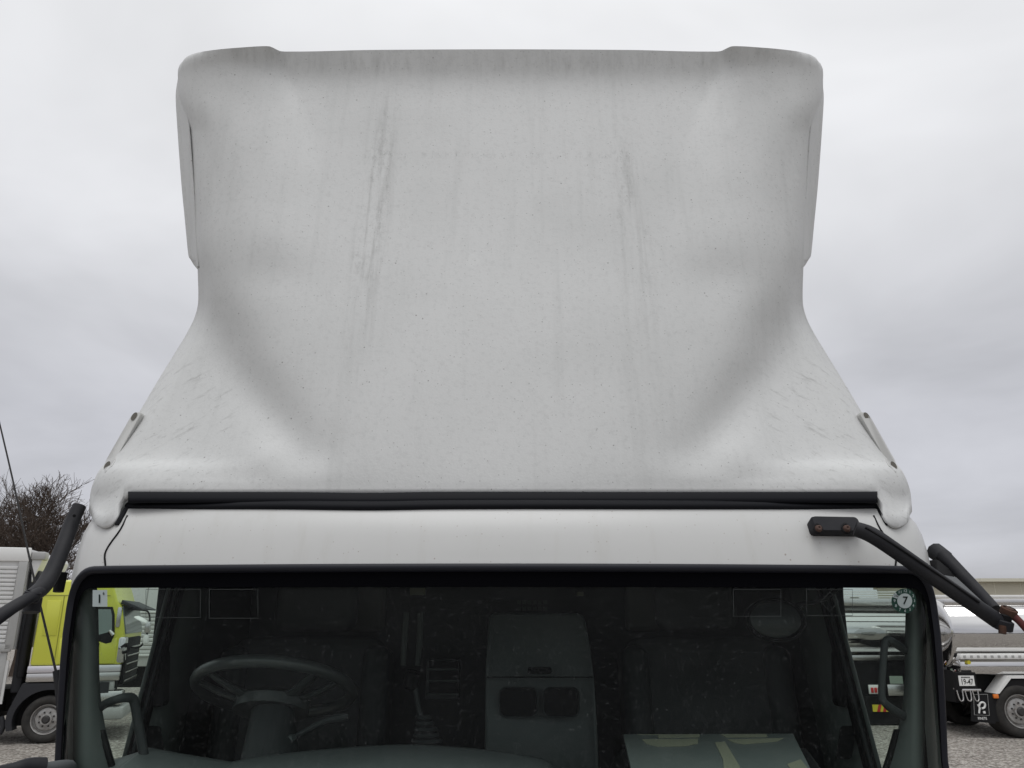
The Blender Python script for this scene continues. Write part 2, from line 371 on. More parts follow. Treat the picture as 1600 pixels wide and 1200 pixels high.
# ------------------------------------------------------------------ the truck in front: cab surface
truck = ROOT('white_truck', TR, 'white cab-over truck with tall dirty roof deflector, seen from the front', 'truck')
TX = TR[0]
zk = [0.9, 1.45, 2.0, 2.25, 2.4, 2.45, 2.49, 2.52, 2.545, 2.57, 2.59]
yk = [1.57, 1.62, 1.68, 1.70, 1.722, 1.736, 1.751, 1.768, 1.790, 1.83, 1.90]
hk = [0.970, 0.972, 0.977, 1.016, 1.034, 1.037, 1.038, 1.036, 1.028, 1.010, 0.96]
fY = lambda z: float(np.interp(z, zk, yk)); fH = lambda z: float(np.interp(z, zk, hk))
CR, BOW = 0.20, 0.075
P0A = math.atan(2*BOW/0.8)
def S(s, z, off=0.0):
    def raw(s_, z_):
        sg = 1 if s_ >= 0 else -1; q = abs(s_); hw = fH(z_); Yf = fY(z_)
        a = hw-CR*(1-math.sin(P0A)); arc = CR*(math.pi/2-P0A)
        if q <= a: x, y = q, Yf+BOW*(q/a)**2
        elif q <= a+arc:
            ph = P0A+(q-a)/CR; x = a+CR*(math.sin(ph)-math.sin(P0A)); y = Yf+BOW+CR*(math.cos(P0A)-math.cos(ph))
        else: x, y = hw, Yf+BOW+CR*math.cos(P0A)+(q-a-arc)
        return np.array((TX+sg*x, y, z_))
    p = raw(s, z)
    if off:
        e_ = 2e-3; ts = raw(s+e_, z)-raw(s-e_, z); tz = raw(s, z+e_)-raw(s, z-e_)
        n = np.cross(ts, tz); n /= np.linalg.norm(n)
        p = p+n*off
    return p
def INV(px, py, off=0.0):
    best = None; s0, s1, z0, z1 = -1.1, 1.1, 1.6, 2.59
    for it in range(9):
        ss = np.linspace(max(s0, -1.01), min(s1, 1.01), 13); zz = np.linspace(z0, z1, 13); best = (1e9, 0, 0)
        for s in ss:
            for z in zz:
                u, v = PROJ(S(s, z, off)); d = (u-px)**2+(v-py)**2
                if d < best[0]: best = (d, s, z)
        ds, dz = (s1-s0)/6, (z1-z0)/6
        s0, s1, z0, z1 = best[1]-ds, best[1]+ds, best[2]-dz, best[2]+dz
    return best[1], best[2]
SW = 0.998; ZT = INV(782, 886)[1]; RW = 0.085; ZB = 1.45; SA = 1.145; SB = 1.64; SEND = 2.25; ZD = 2.43; ZS = 1.5
Z1 = ZT+0.006; ZH = ZT-RW
ztop = [Z1, 2.43, 2.45, 2.47, 2.49, 2.505, 2.52, 2.533, 2.545, 2.558, 2.57, 2.58, 2.59]
ztop = sorted(set(z for z in ztop if z >= Z1))
def zb(s):
    q = abs(s)-(SW-RW)
    return ZT if q <= 0 else ZT-(RW-math.sqrt(max(RW*RW-q*q, 0)))
mb = MB()
def patch(ss, rows):                            # rows: function s -> list of z
    P = np.array([[S(s, z) for z in rows(s)] for s in ss]); n, m = P.shape[:2]
    mb.add(P.reshape(-1, 3), grid_faces(n, m))
ss = list(np.linspace(-(SW-RW), SW-RW, 61)); cs_ = [SW-RW+RW*math.sin(R_(a)) for a in np.linspace(0, 90, 13)][1:]
ss = [-c for c in cs_[::-1]]+ss+cs_
patch(ss, lambda s: [zb(s)]+ztop)
ZR = [0.9, 1.2, ZB, ZS, 1.7, 1.9, 2.1, 2.2, ZH]
for sg in (1, -1):
    patch([sg*v for v in np.linspace(SW, SA, 9)], lambda s: ZR+ztop)
    patch([sg*v for v in np.linspace(SA, SB, 5)], lambda s: [ZD]+[z for z in ztop if z > ZD+0.004])
    patch([sg*v for v in np.linspace(SB, SEND, 6)], lambda s: ZR+ztop)
patch(list(np.linspace(-SW, SW, 41)), lambda s: [0.9, 1.2, ZB])
# roof closes over the cab
rt = [S(s, ztop[-1]) for s in np.linspace(-SEND, SEND, 90)]
ctr = np.array((TX, 2.5, 2.62)); Pr = []
for f_ in (0, 0.1, 0.3, 0.6, 0.95): Pr.append([p+(np.array((ctr[0], max(2.2, p[1]), 2.62))-p)*np.array((f_, f_*0.9, min(1, f_*3))) for p in rt])
mb.add(np.array(Pr).reshape(-1, 3), grid_faces(5, 90))
hw_ = fH(2.0)
mb.box((TX-0.98, 3.02, 0.9), (TX+0.98, 3.06, 2.58))          # rear wall
cab = mb.build('cab_shell', M_cab, truck, ang=40)
# seams between the header panel and the corner pillars
for sg in (0, 1):
    pts = [(199, 806), (188, 828), (172, 850), (164, 866), (165, 884)]
    mb = MB(); mb.tube([S(*INV(MX(x) if sg else x, y), 0.0005) for x, y in pts], 0.0022, 6, 3)
    mb.build('panel_seam', M_intb, cab)
# lower cab: doors, front panel, grille, bumper and lamps
for sg in (-1, 1):
    P = [[S(sg*s, z) for z in (0.95, 1.2, ZS)] for s in np.linspace(SA, SB, 4)]
    d = GRID('door', P, M_cab, truck); recalc(d)
    P = [[S(sg*s, z, -0.012) for z in np.linspace(ZS-0.03, ZD+0.01, 6)] for s in np.linspace(SA-0.01, SB+0.01, 5)]
    GRID('window_pane', P, M_sglass, d)
    pth = [(SA, ZS), (SB, ZS), (SB, ZD), (SA, ZD), (SA, ZS)]
    mb = MB()
    for (s_a, z_a), (s_b, z_b) in zip(pth[:-1], pth[1:]):
        mb.tube([S(sg*(s_a+(s_b-s_a)*q), z_a+(z_b-z_a)*q, -0.002) for q in np.linspace(0, 1, 6)], 0.009, 6)
    mb.build('window_seal', M_rub, d)
    hd = MB().box((TX+sg*1.0-0.015, 2.1, 1.33), (TX+sg*1.0+0.02, 2.28, 1.37)).build('door_handle', M_plas, d, 0.006)
bx = MB().box((TX-1.0, 1.40, 0.45), (TX+1.0, 1.75, 0.88)).build('bumper', M_cab, truck, 0.04, 3)
for sg in (-1, 1):
    MB().box((TX+sg*0.78-0.13, 1.375, 0.60), (TX+sg*0.78+0.13, 1.42, 0.76)).build('headlamp', M_mirror, bx, 0.02)
gr = MB().box((TX-0.6, 1.555, 0.98), (TX+0.6, 1.62, 1.18)).build('grille', M_plas, truck, 0.01)
MB().box((TX-0.42, 1.6, 0.55), (TX-0.34, 8.6, 0.8)).box((TX+0.34, 1.6, 0.55), (TX+0.42, 8.6, 0.8)).build('chassis', M_intb, truck)
cbx = MB().box((TX-1.12, 3.3, 0.95), (TX+1.12, 9.0, 3.62)).build('cargo_box', M_cab, truck, 0.02)
for yy in (3.9, 4.9, 5.9, 6.9, 7.9):
    for sg in (-1, 1): MB().box((TX+sg*1.13-0.015, yy, 1.0), (TX+sg*1.13+0.015, yy+0.06, 3.58)).build('box_rib', M_cab, cbx)
M_tyre = MAT('tyre_rubber', (0.028, 0.027, 0.026), 0.85, 0, 0.25, bump=(60, 0.3, 0.004), var=(8, 0.6, (0.06, 0.056, 0.05)))
M_rim = MAT('painted_steel_rim', (0.42, 0.42, 0.41), 0.45, 0.3, 0.4, var=(14, 0.7, (0.2, 0.17, 0.15)))
M_hub = MAT('dark_hub', (0.05, 0.048, 0.047), 0.6, 0.3, 0.4)
def wheel(parent, x, y, r, wd, side=-1, nuts=8, local=False, full=True):
    """Axle along y; outer face towards side*y."""
    c = (x, y, r); q = r/0.5
    rim = MB().lathe([(0.0, -0.02), (0.12*q, -0.02), (0.125*q, 0.03*1), (0.19*q, 0.035), (0.235*q, 0.05), (0.262*q, 0.10), (0.285*q, 0.10), (0.30*q, -0.005), (0.315*q, -0.01), (0.32*q, 0.02), (0.3*q, wd*0.7)],
                     c, 'y', 36)
    rim.v = [(a, y+(b_-y)*(-side), z) for a, b_, z in rim.v]
    o = rim.build('wheel', M_rim, parent, local=local, ang=30)
    ty = MB().lathe([(0.312*q, 0.02), (0.33*q, -0.012), (0.40*q, -0.03), (0.455*q, -0.022), (0.485*q, 0.0), (0.5*q, 0.03), (0.497*q, wd*0.5), (0.5*q, wd-0.03), (0.46*q, wd), (0.32*q, wd)], c, 'y', 48)
    ty.v = [(a, y+(b_-y)*(-side), z) for a, b_, z in ty.v]
    ty.build('tyre', M_tyre, o, local=local, ang=50)
    if full:
        hb = MB().lathe([(0.0, -0.05), (0.06*q, -0.05), (0.085*q, -0.03), (0.095*q, 0.0), (0.11*q, 0.04)], c, 'y', 20); hb.v = [(a, y+(b_-y)*(-side), z) for a, b_, z in hb.v]
        hb.build('hub_cap', M_hub, o, local=local)
        first = None
        for i in range(nuts):
            an = 2*math.pi*(i+0.5)/nuts; px_, pz_ = 0.155*q*math.cos(an), 0.155*q*math.sin(an)
            if first is None:
                first = MB().lathe([(0.0, -0.03), (0.014, -0.03), (0.019, 0.0), (0.019, 0.03)], (0, 0, 0), 'y', 6)
                first.v = [(a, b_*(-side), z) for a, b_, z in first.v]
                first = first.build('wheel_nut', M_hub, o, local=True); nt_ = first
            else:
                nt_ = first.copy(); C.objects.link(nt_); nt_.parent = o
            base = np.array((x+px_, y+side*(-0.035)*1, r+pz_)); nt_.location = tuple(base if local else base-ORG)
    return o
for sg in (-1, 1):
    for yy in (2.4, 7.2):
        mbw = MB().lathe([(0, 0.02), (0.2, 0.02), (0.25, 0.08), (0.27, 0), (0.3, 0.02)], (0, 0, 0), 'x', 28)
        mbw.v = [(TX+sg*0.98-sg*a, yy+b_, 0.46+c_) for a, b_, c_ in mbw.v]; wo = mbw.build('wheel', M_rim, truck)
        mbt = MB().lathe([(0.29, 0.03), (0.31, -0.01), (0.42, -0.02), (0.46, 0.02), (0.46, 0.22), (0.4, 0.25), (0.29, 0.22)], (0, 0, 0), 'x', 36)
        mbt.v = [(TX+sg*0.98-sg*a, yy+b_, 0.46+c_) for a, b_, c_ in mbt.v]; mbt.build('tyre', M_tyre, wo)

# ------------------------------------------------------------------ windshield
def ring(grow, off, n=10):
    """closed rounded-rectangle path on the cab surface"""
    pts = rr(-SW-grow, SW+grow, ZB-grow, ZT+grow, RW+grow, n)
    out_ = []
    for i, p in enumerate(pts):                   # subdivide long sides
        q = pts[(i+1) % len(pts)]; k = max(1, int(math.dist(p, q)/0.05))
        for j in range(k): out_.append((p[0]+(q[0]-p[0])*j/k, p[1]+(q[1]-p[1])*j/k))
    return out_
base_ring = ring(0, 0)
cen = (0.0, (ZB+ZT)/2)
def ring_pts(grow, off):
    o = []
    n = len(base_ring)
    for i, (u, v) in enumerate(base_ring):
        a_, b_ = base_ring[i-1], base_ring[(i+1) % n]; tx, ty = b_[0]-a_[0], b_[1]-a_[1]; l = math.hypot(tx, ty)
        nx, ny = ty/l, -tx/l
        o.append(S(u+nx*grow, v+ny*grow, off))
    return o
wsP = []
for i in range(13):
    zf = i/12
    row = []
    for s in np.linspace(-1, 1, 61):
        z = ZB+(ZT-ZB)*zf; sw = SW-0.004
        if z > ZT-RW: sw = SW-RW+math.sqrt(max(RW*RW-(z-(ZT-RW))**2, 0))
        if z < ZB+RW: sw = SW-RW+math.sqrt(max(RW*RW-((ZB+RW)-z)**2, 0))
        row.append(S(s*sw, z, -0.006))
    wsP.append(row)
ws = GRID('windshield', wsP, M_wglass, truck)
def ringmesh(name, secs, mat, parent):
    P = np.array([ring_pts(g_, o_) for g_, o_ in secs]); n, m = P.shape[:2]
    return recalc(MESH(name, P.reshape(-1, 3), grid_faces(n, m, 0, True), mat, parent))
ringmesh('rubber_surround', [(0.006, -0.002), (0.006, 0.005), (0.002, 0.008), (-0.004, 0.008), (-0.008, 0.004), (-0.010, -0.004)], M_trimr, ws)
# black band: wide along the top, narrower at the sides
inner = []
ZF = INV(782, 917, -0.004)[1]; SF = SW-0.034
def frit_pts(sw, zt, r, off):
    n = len(base_ring); o = []
    for u, v in base_ring:
        # map outer ring to inner ring by normalised coordinates
        cu = np.clip(u, -(SW-RW), SW-RW)/(SW-RW)*(sw-r); cv = (np.clip(v, ZB+RW, ZT-RW)-(ZB+RW))/(ZT-ZB-2*RW)*((zt-r)-(ZB+0.05+r))+(ZB+0.05+r)
        du = u-np.clip(u, -(SW-RW), SW-RW); dv = v-np.clip(v, ZB+RW, ZT-RW)
        o.append(S(cu+du/RW*r, cv+dv/RW*r, off))
    return o
P = np.array([ring_pts(-0.006, -0.003), frit_pts(SF, ZF, 0.045, -0.003)])
recalc(MESH('ceramic_band', P.reshape(-1, 3), grid_faces(2, P.shape[1], 0, True), M_frit, ws))
# faint outline boxes of the film on the glass
def glass_pt(px, py, off=-0.0035):
    s, z = INV(px, py, off); return S(s, z, off)
def outline(pts, name='film_outline', r=0.0005):
    V = [glass_pt(x, y) for x, y in pts]; V2 = []
    for a_, b_ in zip(V, V[1:]+V[:1]):
        V2 += [a_+(b_-a_)*q for q in (0, 0.25, 0.5, 0.75)]
    V2.append(V2[0]); mb_ = MB().tube(V2, r, 5); return mb_.build(name, M_line, ws)
for x0, y0, x1, y1 in ((228, 921, 313, 965), (327, 921, 403, 966), (1146, 921, 1220, 963), (1260, 921, 1332, 962)):
    outline([(x0, y0), (x1, y0), (x1, y1), (x0, y1)])
outline([(1297, 925), (1311, 940), (1296, 955), (1282, 940)])
# stickers
def on_glass(px, py, V2, off):
    s0, z0 = INV(px, py, -0.0035); e_ = 0.004
    J = np.array([(np.array(PROJ(S(s0+e_, z0, off)))-np.array(PROJ(S(s0-e_, z0, off))))/(2*e_), (np.array(PROJ(S(s0, z0+e_, off)))-np.array(PROJ(S(s0, z0-e_, off))))/(2*e_)]).T
    Ji = np.linalg.inv(J); o_ = []
    for u, v in V2:                                # u, v are the sticker's own metres at this distance
        k = Ji@np.array((u/mpp, -v/mpp)); o_.append(S(s0+k[0], z0+k[1], off))
    return o_
mpp = 0.00139
u = 11.5*mpp; v = 13.0*mpp
st = MESH('square_sticker', on_glass(156.5, 935, [(-u, -v), (u, -v), (u, v), (-u, v)], -0.0018), [(0, 1, 2, 3)], M_stw, ws)
V2, Fc = text2d('1', 0.026); V2 = [(a, b_-0.002) for a, b_ in V2]
MESH('sticker_numeral', on_glass(156.5, 935, V2, -0.0012), Fc, M_ink, ws, smooth=False)
V2, Fc = text2d('6', 0.009); MESH('sticker_numeral', on_glass(163, 927.5, V2, -0.0012), Fc, M_ink, ws, smooth=False)
rd = 19.5*mpp
circ = [(rd*math.cos(a), rd*math.sin(a)) for a in np.linspace(0, 2*math.pi, 37)[:-1]]
MESH('round_inspection_sticker', on_glass(1413, 939, circ, -0.0018), [tuple(range(36))], M_stg, ws)
MESH('sticker_centre', on_glass(1413, 939, [(a*0.6, b_*0.6) for a, b_ in circ], -0.0013), [tuple(range(36))], M_stw, ws)
V2, Fc = text2d('7', 0.024); MESH('sticker_numeral', on_glass(1413, 939, V2, -0.0008), Fc, M_ink, ws, smooth=False)
sec = [(rd*k*math.cos(R_(a)), rd*k*math.sin(R_(a))) for k, aa in ((0.99, range(138, 166, 4)), (0.62, range(164, 136, -4))) for a in aa]
MESH('sticker_month_mark', on_glass(1413, 939, sec, -0.0014), [tuple(range(len(sec)))], M_stw, ws)
for h in range(1, 13):
    an = R_(90-30*h); V2, Fc = text2d(str(h), 0.0085)
    V2 = [(a+rd*0.8*math.cos(an), b_+rd*0.8*math.sin(an)) for a, b_ in V2]
    MESH('sticker_numeral', on_glass(1413, 939, V2, -0.0009), Fc, M_ink if h == 10 else M_stw, ws, smooth=False)

# ------------------------------------------------------------------ roof deflector
CXP = 782
rows = [
 ([0,200,400,520,575,590,604,620,635,643],[771,771,771,771,772,790,814,823,816,796],[1.83,1.833,1.84,1.85,1.86,1.872,1.89,1.915,1.955,2.02]),
 ([0,200,350,450,540,580,602,620,634,641],[756,756,756,756,755,759,776,784,782,772],[1.833,1.836,1.841,1.848,1.857,1.863,1.88,1.905,1.95,2.02]),
 ([0,200,330,400,500,560,590,612,625,630],[736,736,736,735,731,729,732,737,740,740],[1.839,1.840,1.844,1.856,1.872,1.880,1.894,1.914,1.948,2.02]),
 ([0,200,320,365,410,490,540,575,595,603],[695,695,695,694,691,686,685,690,696,700],[1.854,1.854,1.857,1.866,1.885,1.904,1.922,1.945,1.98,2.03]),
 ([0,200,332,375,415,455,500,536,557,563],[630,630,630,629,628,626,626,630,634,636],[1.878,1.878,1.881,1.893,1.926,1.959,1.988,2.013,2.045,2.09]),
 ([0,200,345,392,428,458,480,500,512,517],[560]*10,[1.907,1.907,1.909,1.921,1.950,1.993,2.032,2.070,2.10,2.14]),
 ([0,190,340,394,424,445,457,465,470,472],[490]*10,[1.939,1.939,1.940,1.948,1.966,1.992,2.022,2.06,2.10,2.15]),
 ([0,180,255,305,355,395,425,448,465,474],[400]*10,[1.985,1.985,1.984,1.978,1.972,1.978,1.999,2.030,2.07,2.13]),
 ([0,180,268,314,360,399,431,457,472,479],[300]*10,[2.035,2.035,2.033,2.021,2.009,2.012,2.030,2.057,2.092,2.14]),
 ([0,190,290,331,373,411,442,466,481,486],[200]*10,[2.083,2.083,2.080,2.065,2.048,2.044,2.053,2.074,2.104,2.15]),
 ([0,195,305,341,375,419,457,478,490,494],[167,167,167,166,165,165,166,168,170,172],[2.099,2.099,2.095,2.079,2.061,2.056,2.061,2.077,2.104,2.15]),
 ([0,200,318,347,376,422,462,486,498,503],[142,142,142,140,138,138,139,142,146,150],[2.110,2.110,2.106,2.087,2.068,2.062,2.067,2.086,2.117,2.17]),
 ([0,200,328,353,380,426,464,488,499,504],[120,120,120,114,108,106,108,112,118,124],[2.113,2.113,2.109,2.089,2.068,2.061,2.066,2.086,2.117,2.17]),
 ([0,200,328,352,378,428,466,489,499,504],[100,100,100,96,89,88,90,95,103,112],[2.106,2.106,2.102,2.084,2.056,2.051,2.057,2.080,2.112,2.16]),
 ([0,200,318,340,364,410,455,483,495,500],[77,78,80.5,80.5,72,74.5,79,85,93,102],[2.096,2.096,2.094,2.084,2.046,2.041,2.050,2.078,2.11,2.16]),
]
def pchip(x, y, q):
    x = np.asarray(x, float); y = np.asarray(y, float); h = np.diff(x); d = np.diff(y)/h; m_ = np.zeros(len(x))
    for i in range(1, len(x)-1):
        if d[i-1]*d[i] > 0:
            w1, w2 = 2*h[i]+h[i-1], h[i]+2*h[i-1]; m_[i] = (w1+w2)/(w1/d[i-1]+w2/d[i])
    m_[-1] = d[-1]
    k = np.clip(np.searchsorted(x, q)-1, 0, len(x)-2); t_ = (q-x[k])/h[k]
    return (2*t_**3-3*t_**2+1)*y[k]+(t_**3-2*t_**2+t_)*h[k]*m_[k]+(-2*t_**3+3*t_**2)*y[k+1]+(t_**3-t_**2)*h[k]*m_[k+1]
TC = np.concatenate([[0, .1, .2, .3], np.linspace(.36, .96, 41), [.97, .98, .988, .995, 1.0]])
rows2 = []
def flank(y):
    """rounded body whose edge runs inward as it comes down, set on the sloping shoulder"""
    dm = np.interp(y, [430, 455, 475, 490, 505, 525, 645, 700, 725], [473, 472, 472.5, 475.5, 481.5, 492, 566, 603, 622]); dx = TC*dm
    yb = np.array([200, 300, 400, 490, 560, 630, 695, 736, 756, 771.0]); body = pchip(yb, [2.083, 2.035, 1.985, 1.939, 1.907, 1.878, 1.854, 1.839, 1.833, 1.83], np.array([y]))[0]
    e_ = np.interp(y, [400, 490, 560, 630, 695, 760], [424, 412, 388, 358, 330, 305]); wd = np.interp(y, [430, 520, 700], [15, 20, 26])
    Yw = body+np.interp(y, [425, 510], [0.0019, 0.0030])*wd*np.log1p(np.exp((dx-e_)/wd))
    Ysh = 1.868+0.00096*(735-y)+0.00050*(dx-450)+0.0010*np.maximum(0, e_+40-dx)
    q = np.clip((dx-(dm-46))/46, 0, 1); rnd_ = 0.085*q**3
    k = 0.022; h = np.clip(0.5+0.5*(Ysh-Yw)/k, 0, 1); Y = Ysh*(1-h)+Yw*h-k*h*(1-h)
    return list(dx), [y+5*max(0, (y-600)/100)*t_**3 for t_ in TC], list(Y+rnd_)
for i_, (dx, yy, YY) in enumerate(rows):
    if 3 <= i_ <= 6: continue
    if i_ == 7:
        for y_ in range(714, 420, -11): rows2.append(flank(y_))
    q_ = TC*dx[-1]; rows2.append((list(q_), list(pchip(dx, yy, q_)), list(pchip(dx, YY, q_))))
# even out the flank: resample between pixel rows 736 and 200, then smooth the depth
iT = 1; iB = next(i for i, r in enumerate(rows2) if abs(r[1][0]-200) < 1)
ys_ = np.array([r[1][0] for r in rows2]); yn = np.arange(756, 208, -8.0); o_ = np.argsort(ys_)
A3 = np.array([[np.array(r[k_]) for r in rows2] for k_ in range(3)])              # 3, rows, cols
B3 = np.array([[pchip(ys_[o_], A3[k_][o_, c_], yn) for c_ in range(len(TC))] for k_ in range(3)]).transpose(0, 2, 1)
Yf3 = B3[2].copy()
for it_ in range(9):
    Z3 = Yf3.copy()
    Z3[1:-1] += 0.22*(Yf3[2:]+Yf3[:-2]-2*Yf3[1:-1])
    lap = np.zeros_like(Z3); lap[:, 4:-7] = Yf3[:, 5:-6]+Yf3[:, 3:-8]-2*Yf3[:, 4:-7]; Z3 += 0.2*lap
    wt_ = np.clip(np.minimum(np.arange(len(yn))/3.0, (len(yn)-1-np.arange(len(yn)))/14.0), 0, 1)[:, None]; Yf3 = Yf3+(Z3-Yf3)*wt_
rows2 = rows2[:iT]+[(list(B3[0][i]), list(B3[1][i]), list(Yf3[i])) for i in range(len(yn))]+rows2[iB:]
def def_grid(sgn):
    G = []
    for dx, yy, YY in rows2:
        r = []
        for j_, (d, y, Y_) in enumerate(zip(dx, yy, YY)):
            if len(G) < 3 and TC[j_] > 0.66 and j_ < len(TC):              # the skirt lies on the cab's corner
                s_, z_ = INV(CXP+sgn*d, y, 0.01); p_ = S(s_, z_, 0.01); q_ = PROJ(p_)
                if math.hypot(q_[0]-CXP-sgn*d, q_[1]-y) < 4: Y_ += (min(Y_, p_[1])-Y_)*(1.0, 0.85, 0.4)[len(G)]
            r.append(W(CXP+sgn*d, y, Y_))
        e_ = r[-1]
        r += [e_+np.array((-sgn*0.004, 0.06, -0.004)), e_+np.array((-sgn*0.03, 0.5, -0.03))]
        G.append(r)
    return np.array(G)
gl_, gr_ = def_grid(-1), def_grid(1)
full = np.concatenate([gl_[:, :0:-1], gr_], axis=1)          # left .. centre .. right
full = catmull(full, 2); full = np.swapaxes(catmull(np.swapaxes(full, 0, 1), 2), 0, 1)
top = full[-1]
full = np.concatenate([full]+[(top+np.array((0, dy, dz)))[None] for dy, dz in ((0.003, 0.002), (0.010, 0.004), (0.05, 0.004), (0.5, -0.03))], axis=0)
dfl = smooth_angle(GRID('roof_deflector', full, M_def, truck), 50)
so = dfl.modifiers.new('thickness', 'SOLIDIFY'); so.thickness = 0.007; so.offset = -1
def side_line(px, py):                            # a point on the deflector surface nearest to a pixel
    q = full.reshape(-1, 3); d = q[:, 1]*CT+(q[:, 2]-CAMZ)*ST; uu = 800+F*q[:, 0]/d; vv = 600-F*(-q[:, 1]*ST+(q[:, 2]-CAMZ)*CT)/d
    k = np.argmin((uu-px)**2+(vv-py)**2+((q[:, 1] > 2.3)*1e6)); return q[k]
for sg in (-1, 1):
    P = []
    for y, xo in ((418, 473), (408, 479), (400, 482), (350, 487), (300, 492), (250, 496), (200, 499.5), (165, 501.5), (148, 501), (130, 498)):
        r = []
        for q, dY in ((0.0, 0.035), (0.15, 0.05), (0.5, 0.085), (0.85, 0.13), (1.0, 0.18), (1.0, 0.40)):
            xi = np.interp(y, [130, 200, 300, 418], [493, 485, 478, 471])
            r.append(W(CXP+sg*(xi+(xo-xi)*q), y, 2.09+dY) if dY < 0.3 else r[-1]+np.array((0, 0.3, 0)))
        P.append(r)
    fl = GRID('side_flange', np.swapaxes(catmull(np.swapaxes(catmull(P, 4), 0, 1), 3), 0, 1), M_def, dfl)
    so = fl.modifiers.new('thickness', 'SOLIDIFY'); so.thickness = 0.004
# cover plates with two screws on each shoulder edge
for sg in (-1, 1):
    X_ = lambda px: px if sg < 0 else MX(px)
    a0, a1 = (217, 644), (165, 733)
    mb = MB(); Vt = []
    outl = [(203, 652), (209, 644.5), (219, 643.5), (220, 648), (184, 711), (175, 727), (163, 739), (160, 733), (166, 718)]
    zo = []
    for x, y in outl:
        p = side_line(X_(x), y); zo.append(W(X_(x), y, min(p[1], 2.03)-0.008))
    back = [p+np.array((-sg*0.004, 0.05, -0.004)) for p in zo]
    n = len(zo); mb.add(zo+back, [tuple(range(n))]+[(i, (i+1) % n, n+(i+1) % n, n+i) for i in range(n)])
    cp = mb.build('cover_plate', M_cab, dfl, 0.002, 2)
    for x, y in ((209.5, 650.5), (167.5, 727)):
        p = side_line(X_(x), y); c_ = W(X_(x), y, min(p[1], 2.03)-0.0095)
        u1 = W(X_(x+5), y-7, c_[1])-c_; u2 = W(X_(x+3.2), y+2.5, c_[1])-c_
        V = [c_]+[c_+u1*math.cos(a)*0.85+u2*math.sin(a)*0.9 for a in np.linspace(0, 2*math.pi, 13)[:-1]]
        MESH('screw', V, [(0, 1+i, 1+(i+1) % 12) for i in range(12)], M_dkbolt, cp)
# rubber seal between deflector and roof: an upper lip and a lower bead
def seal(name, prof, mat):
    P = []
    xs = np.linspace(200, 1371, 80)
    for i, x in enumerate(xs):
        wv = 1.4*math.exp(-((x-570)/70)**2)-0.6*math.exp(-((x-760)/160)**2)+(-1.0*(abs(x-785)/585)**2)
        xx = x; k = abs(x-785)/585
        P.append([W(xx, y+wv, Y_+0.022*k*k+0.012*k**4) for y, Y_ in prof])
    return recalc(GRID(name, P, mat, dfl))
seal('rubber_seal', [(768, 1.845), (769.5, 1.822), (772, 1.818), (778, 1.812), (785, 1.808), (786.6, 1.812), (787, 1.835)], M_rub)
bs = [INV(x, y) for x, y in ((201, 791), (300, 791.5), (440, 791.5), (575, 793), (680, 791.5), (785, 791), (1000, 791.3), (1200, 791.5), (1290, 791.5), (1370, 791))]
bs = catmull(np.array(bs), 8)
P = [[S(s_, z_+dz_, o_) for dz_, o_ in ((0.009, -0.01), (0.0088, 0.006), (0.007, 0.009), (0.0, 0.011), (-0.0065, 0.009), (-0.0078, 0.005), (-0.008, -0.01))] for s_, z_ in bs]
recalc(GRID('seal_bead', P, M_rub, dfl))
for sg in (0, 1):
    pts = [(203, 790), (196, 798), (189, 811), (183, 821)]
    mb = MB(); mb.tube([S(*INV(MX(x)+6 if sg else x, y), 0.001) for x, y in pts], 0.0055, 8, 3)
    mb.build('corner_seal', M_rub, dfl)

# ------------------------------------------------------------------ mirror stays, antenna
# right side: bolted foot, arm, second arm, rusty joint
ms = TUBE('mirror_stay', [W(1336, 826, 1.742), W(1362, 836, 1.735), W(1400, 861, 1.728), W(1460, 903, 1.722), W(1520, 944, 1.73), W(1558, 970, 1.742)],
          [0.0165, 0.018, 0.0175, 0.017, 0.0165, 0.017], M_plas, truck, 12, 4)
TUBE('arm_groove', [W(1352, 824, 1.722), W(1400, 853, 1.711), W(1460, 893, 1.705), W(1530, 941, 1.713)], 0.0028, M_intb, ms, 6, 3)
s0, z0 = INV(1297, 827)
hu, hv = 0.052, 0.0165
V2 = rr(-hu, hu+0.01, -hv, hv, 0.009, 4); n = len(V2)
mb = MB(); mb.add([S(s0+u_, z0+v_, -0.002) for u_, v_ in V2]+[S(s0+u_, z0+v_, 0.02) for u_, v_ in V2]+[S(s0+u_*0.95, z0+v_*0.85, 0.026) for u_, v_ in V2],
                  [tuple(range(2*n, 3*n))]+grid_faces(3, n, 0, True))
mb.build('foot_plate', M_plas, ms, ang=45)
for px in (1278, 1322):
    s1_, z1_ = INV(px, 827, 0.026)
    V = []; prof = [(0.0115, 0.0255), (0.0115, 0.0285), (0.0085, 0.029), (0.008, 0.027)]
    for r_, o_ in prof: V += [S(s1_+r_*math.cos(a), z1_+r_*math.sin(a), o_) for a in np.linspace(0, 2*math.pi, 17)[:-1]]
    MESH('bolt_recess', V, grid_faces(4, 16, 0, True), M_intb, ms)
    V = []
    for r_, o_ in ((0.0085, 0.026), (0.0085, 0.0285), (0.0062, 0.0345), (0.0025, 0.035), (0.002, 0.033)): V += [S(s1_+r_*math.cos(a), z1_+r_*math.sin(a), o_) for a in np.linspace(0, 2*math.pi, 13)[:-1]]
    o = MESH('bolt', V, grid_faces(5, 12, 0, True)+[tuple(range(48, 60))], M_bolt, ms)
m2 = TUBE('side_stay', [W(1474, 868, 1.93), W(1490, 885, 1.90), W(1520, 915, 1.85), W(1556, 953, 1.775)], [0.017, 0.0165, 0.014, 0.012], M_plas, ms, 10, 3)
TUBE('side_bracket', [W(1462, 862, 1.97), W(1476, 872, 1.93)], [0.022, 0.02], M_plas, ms, 10)
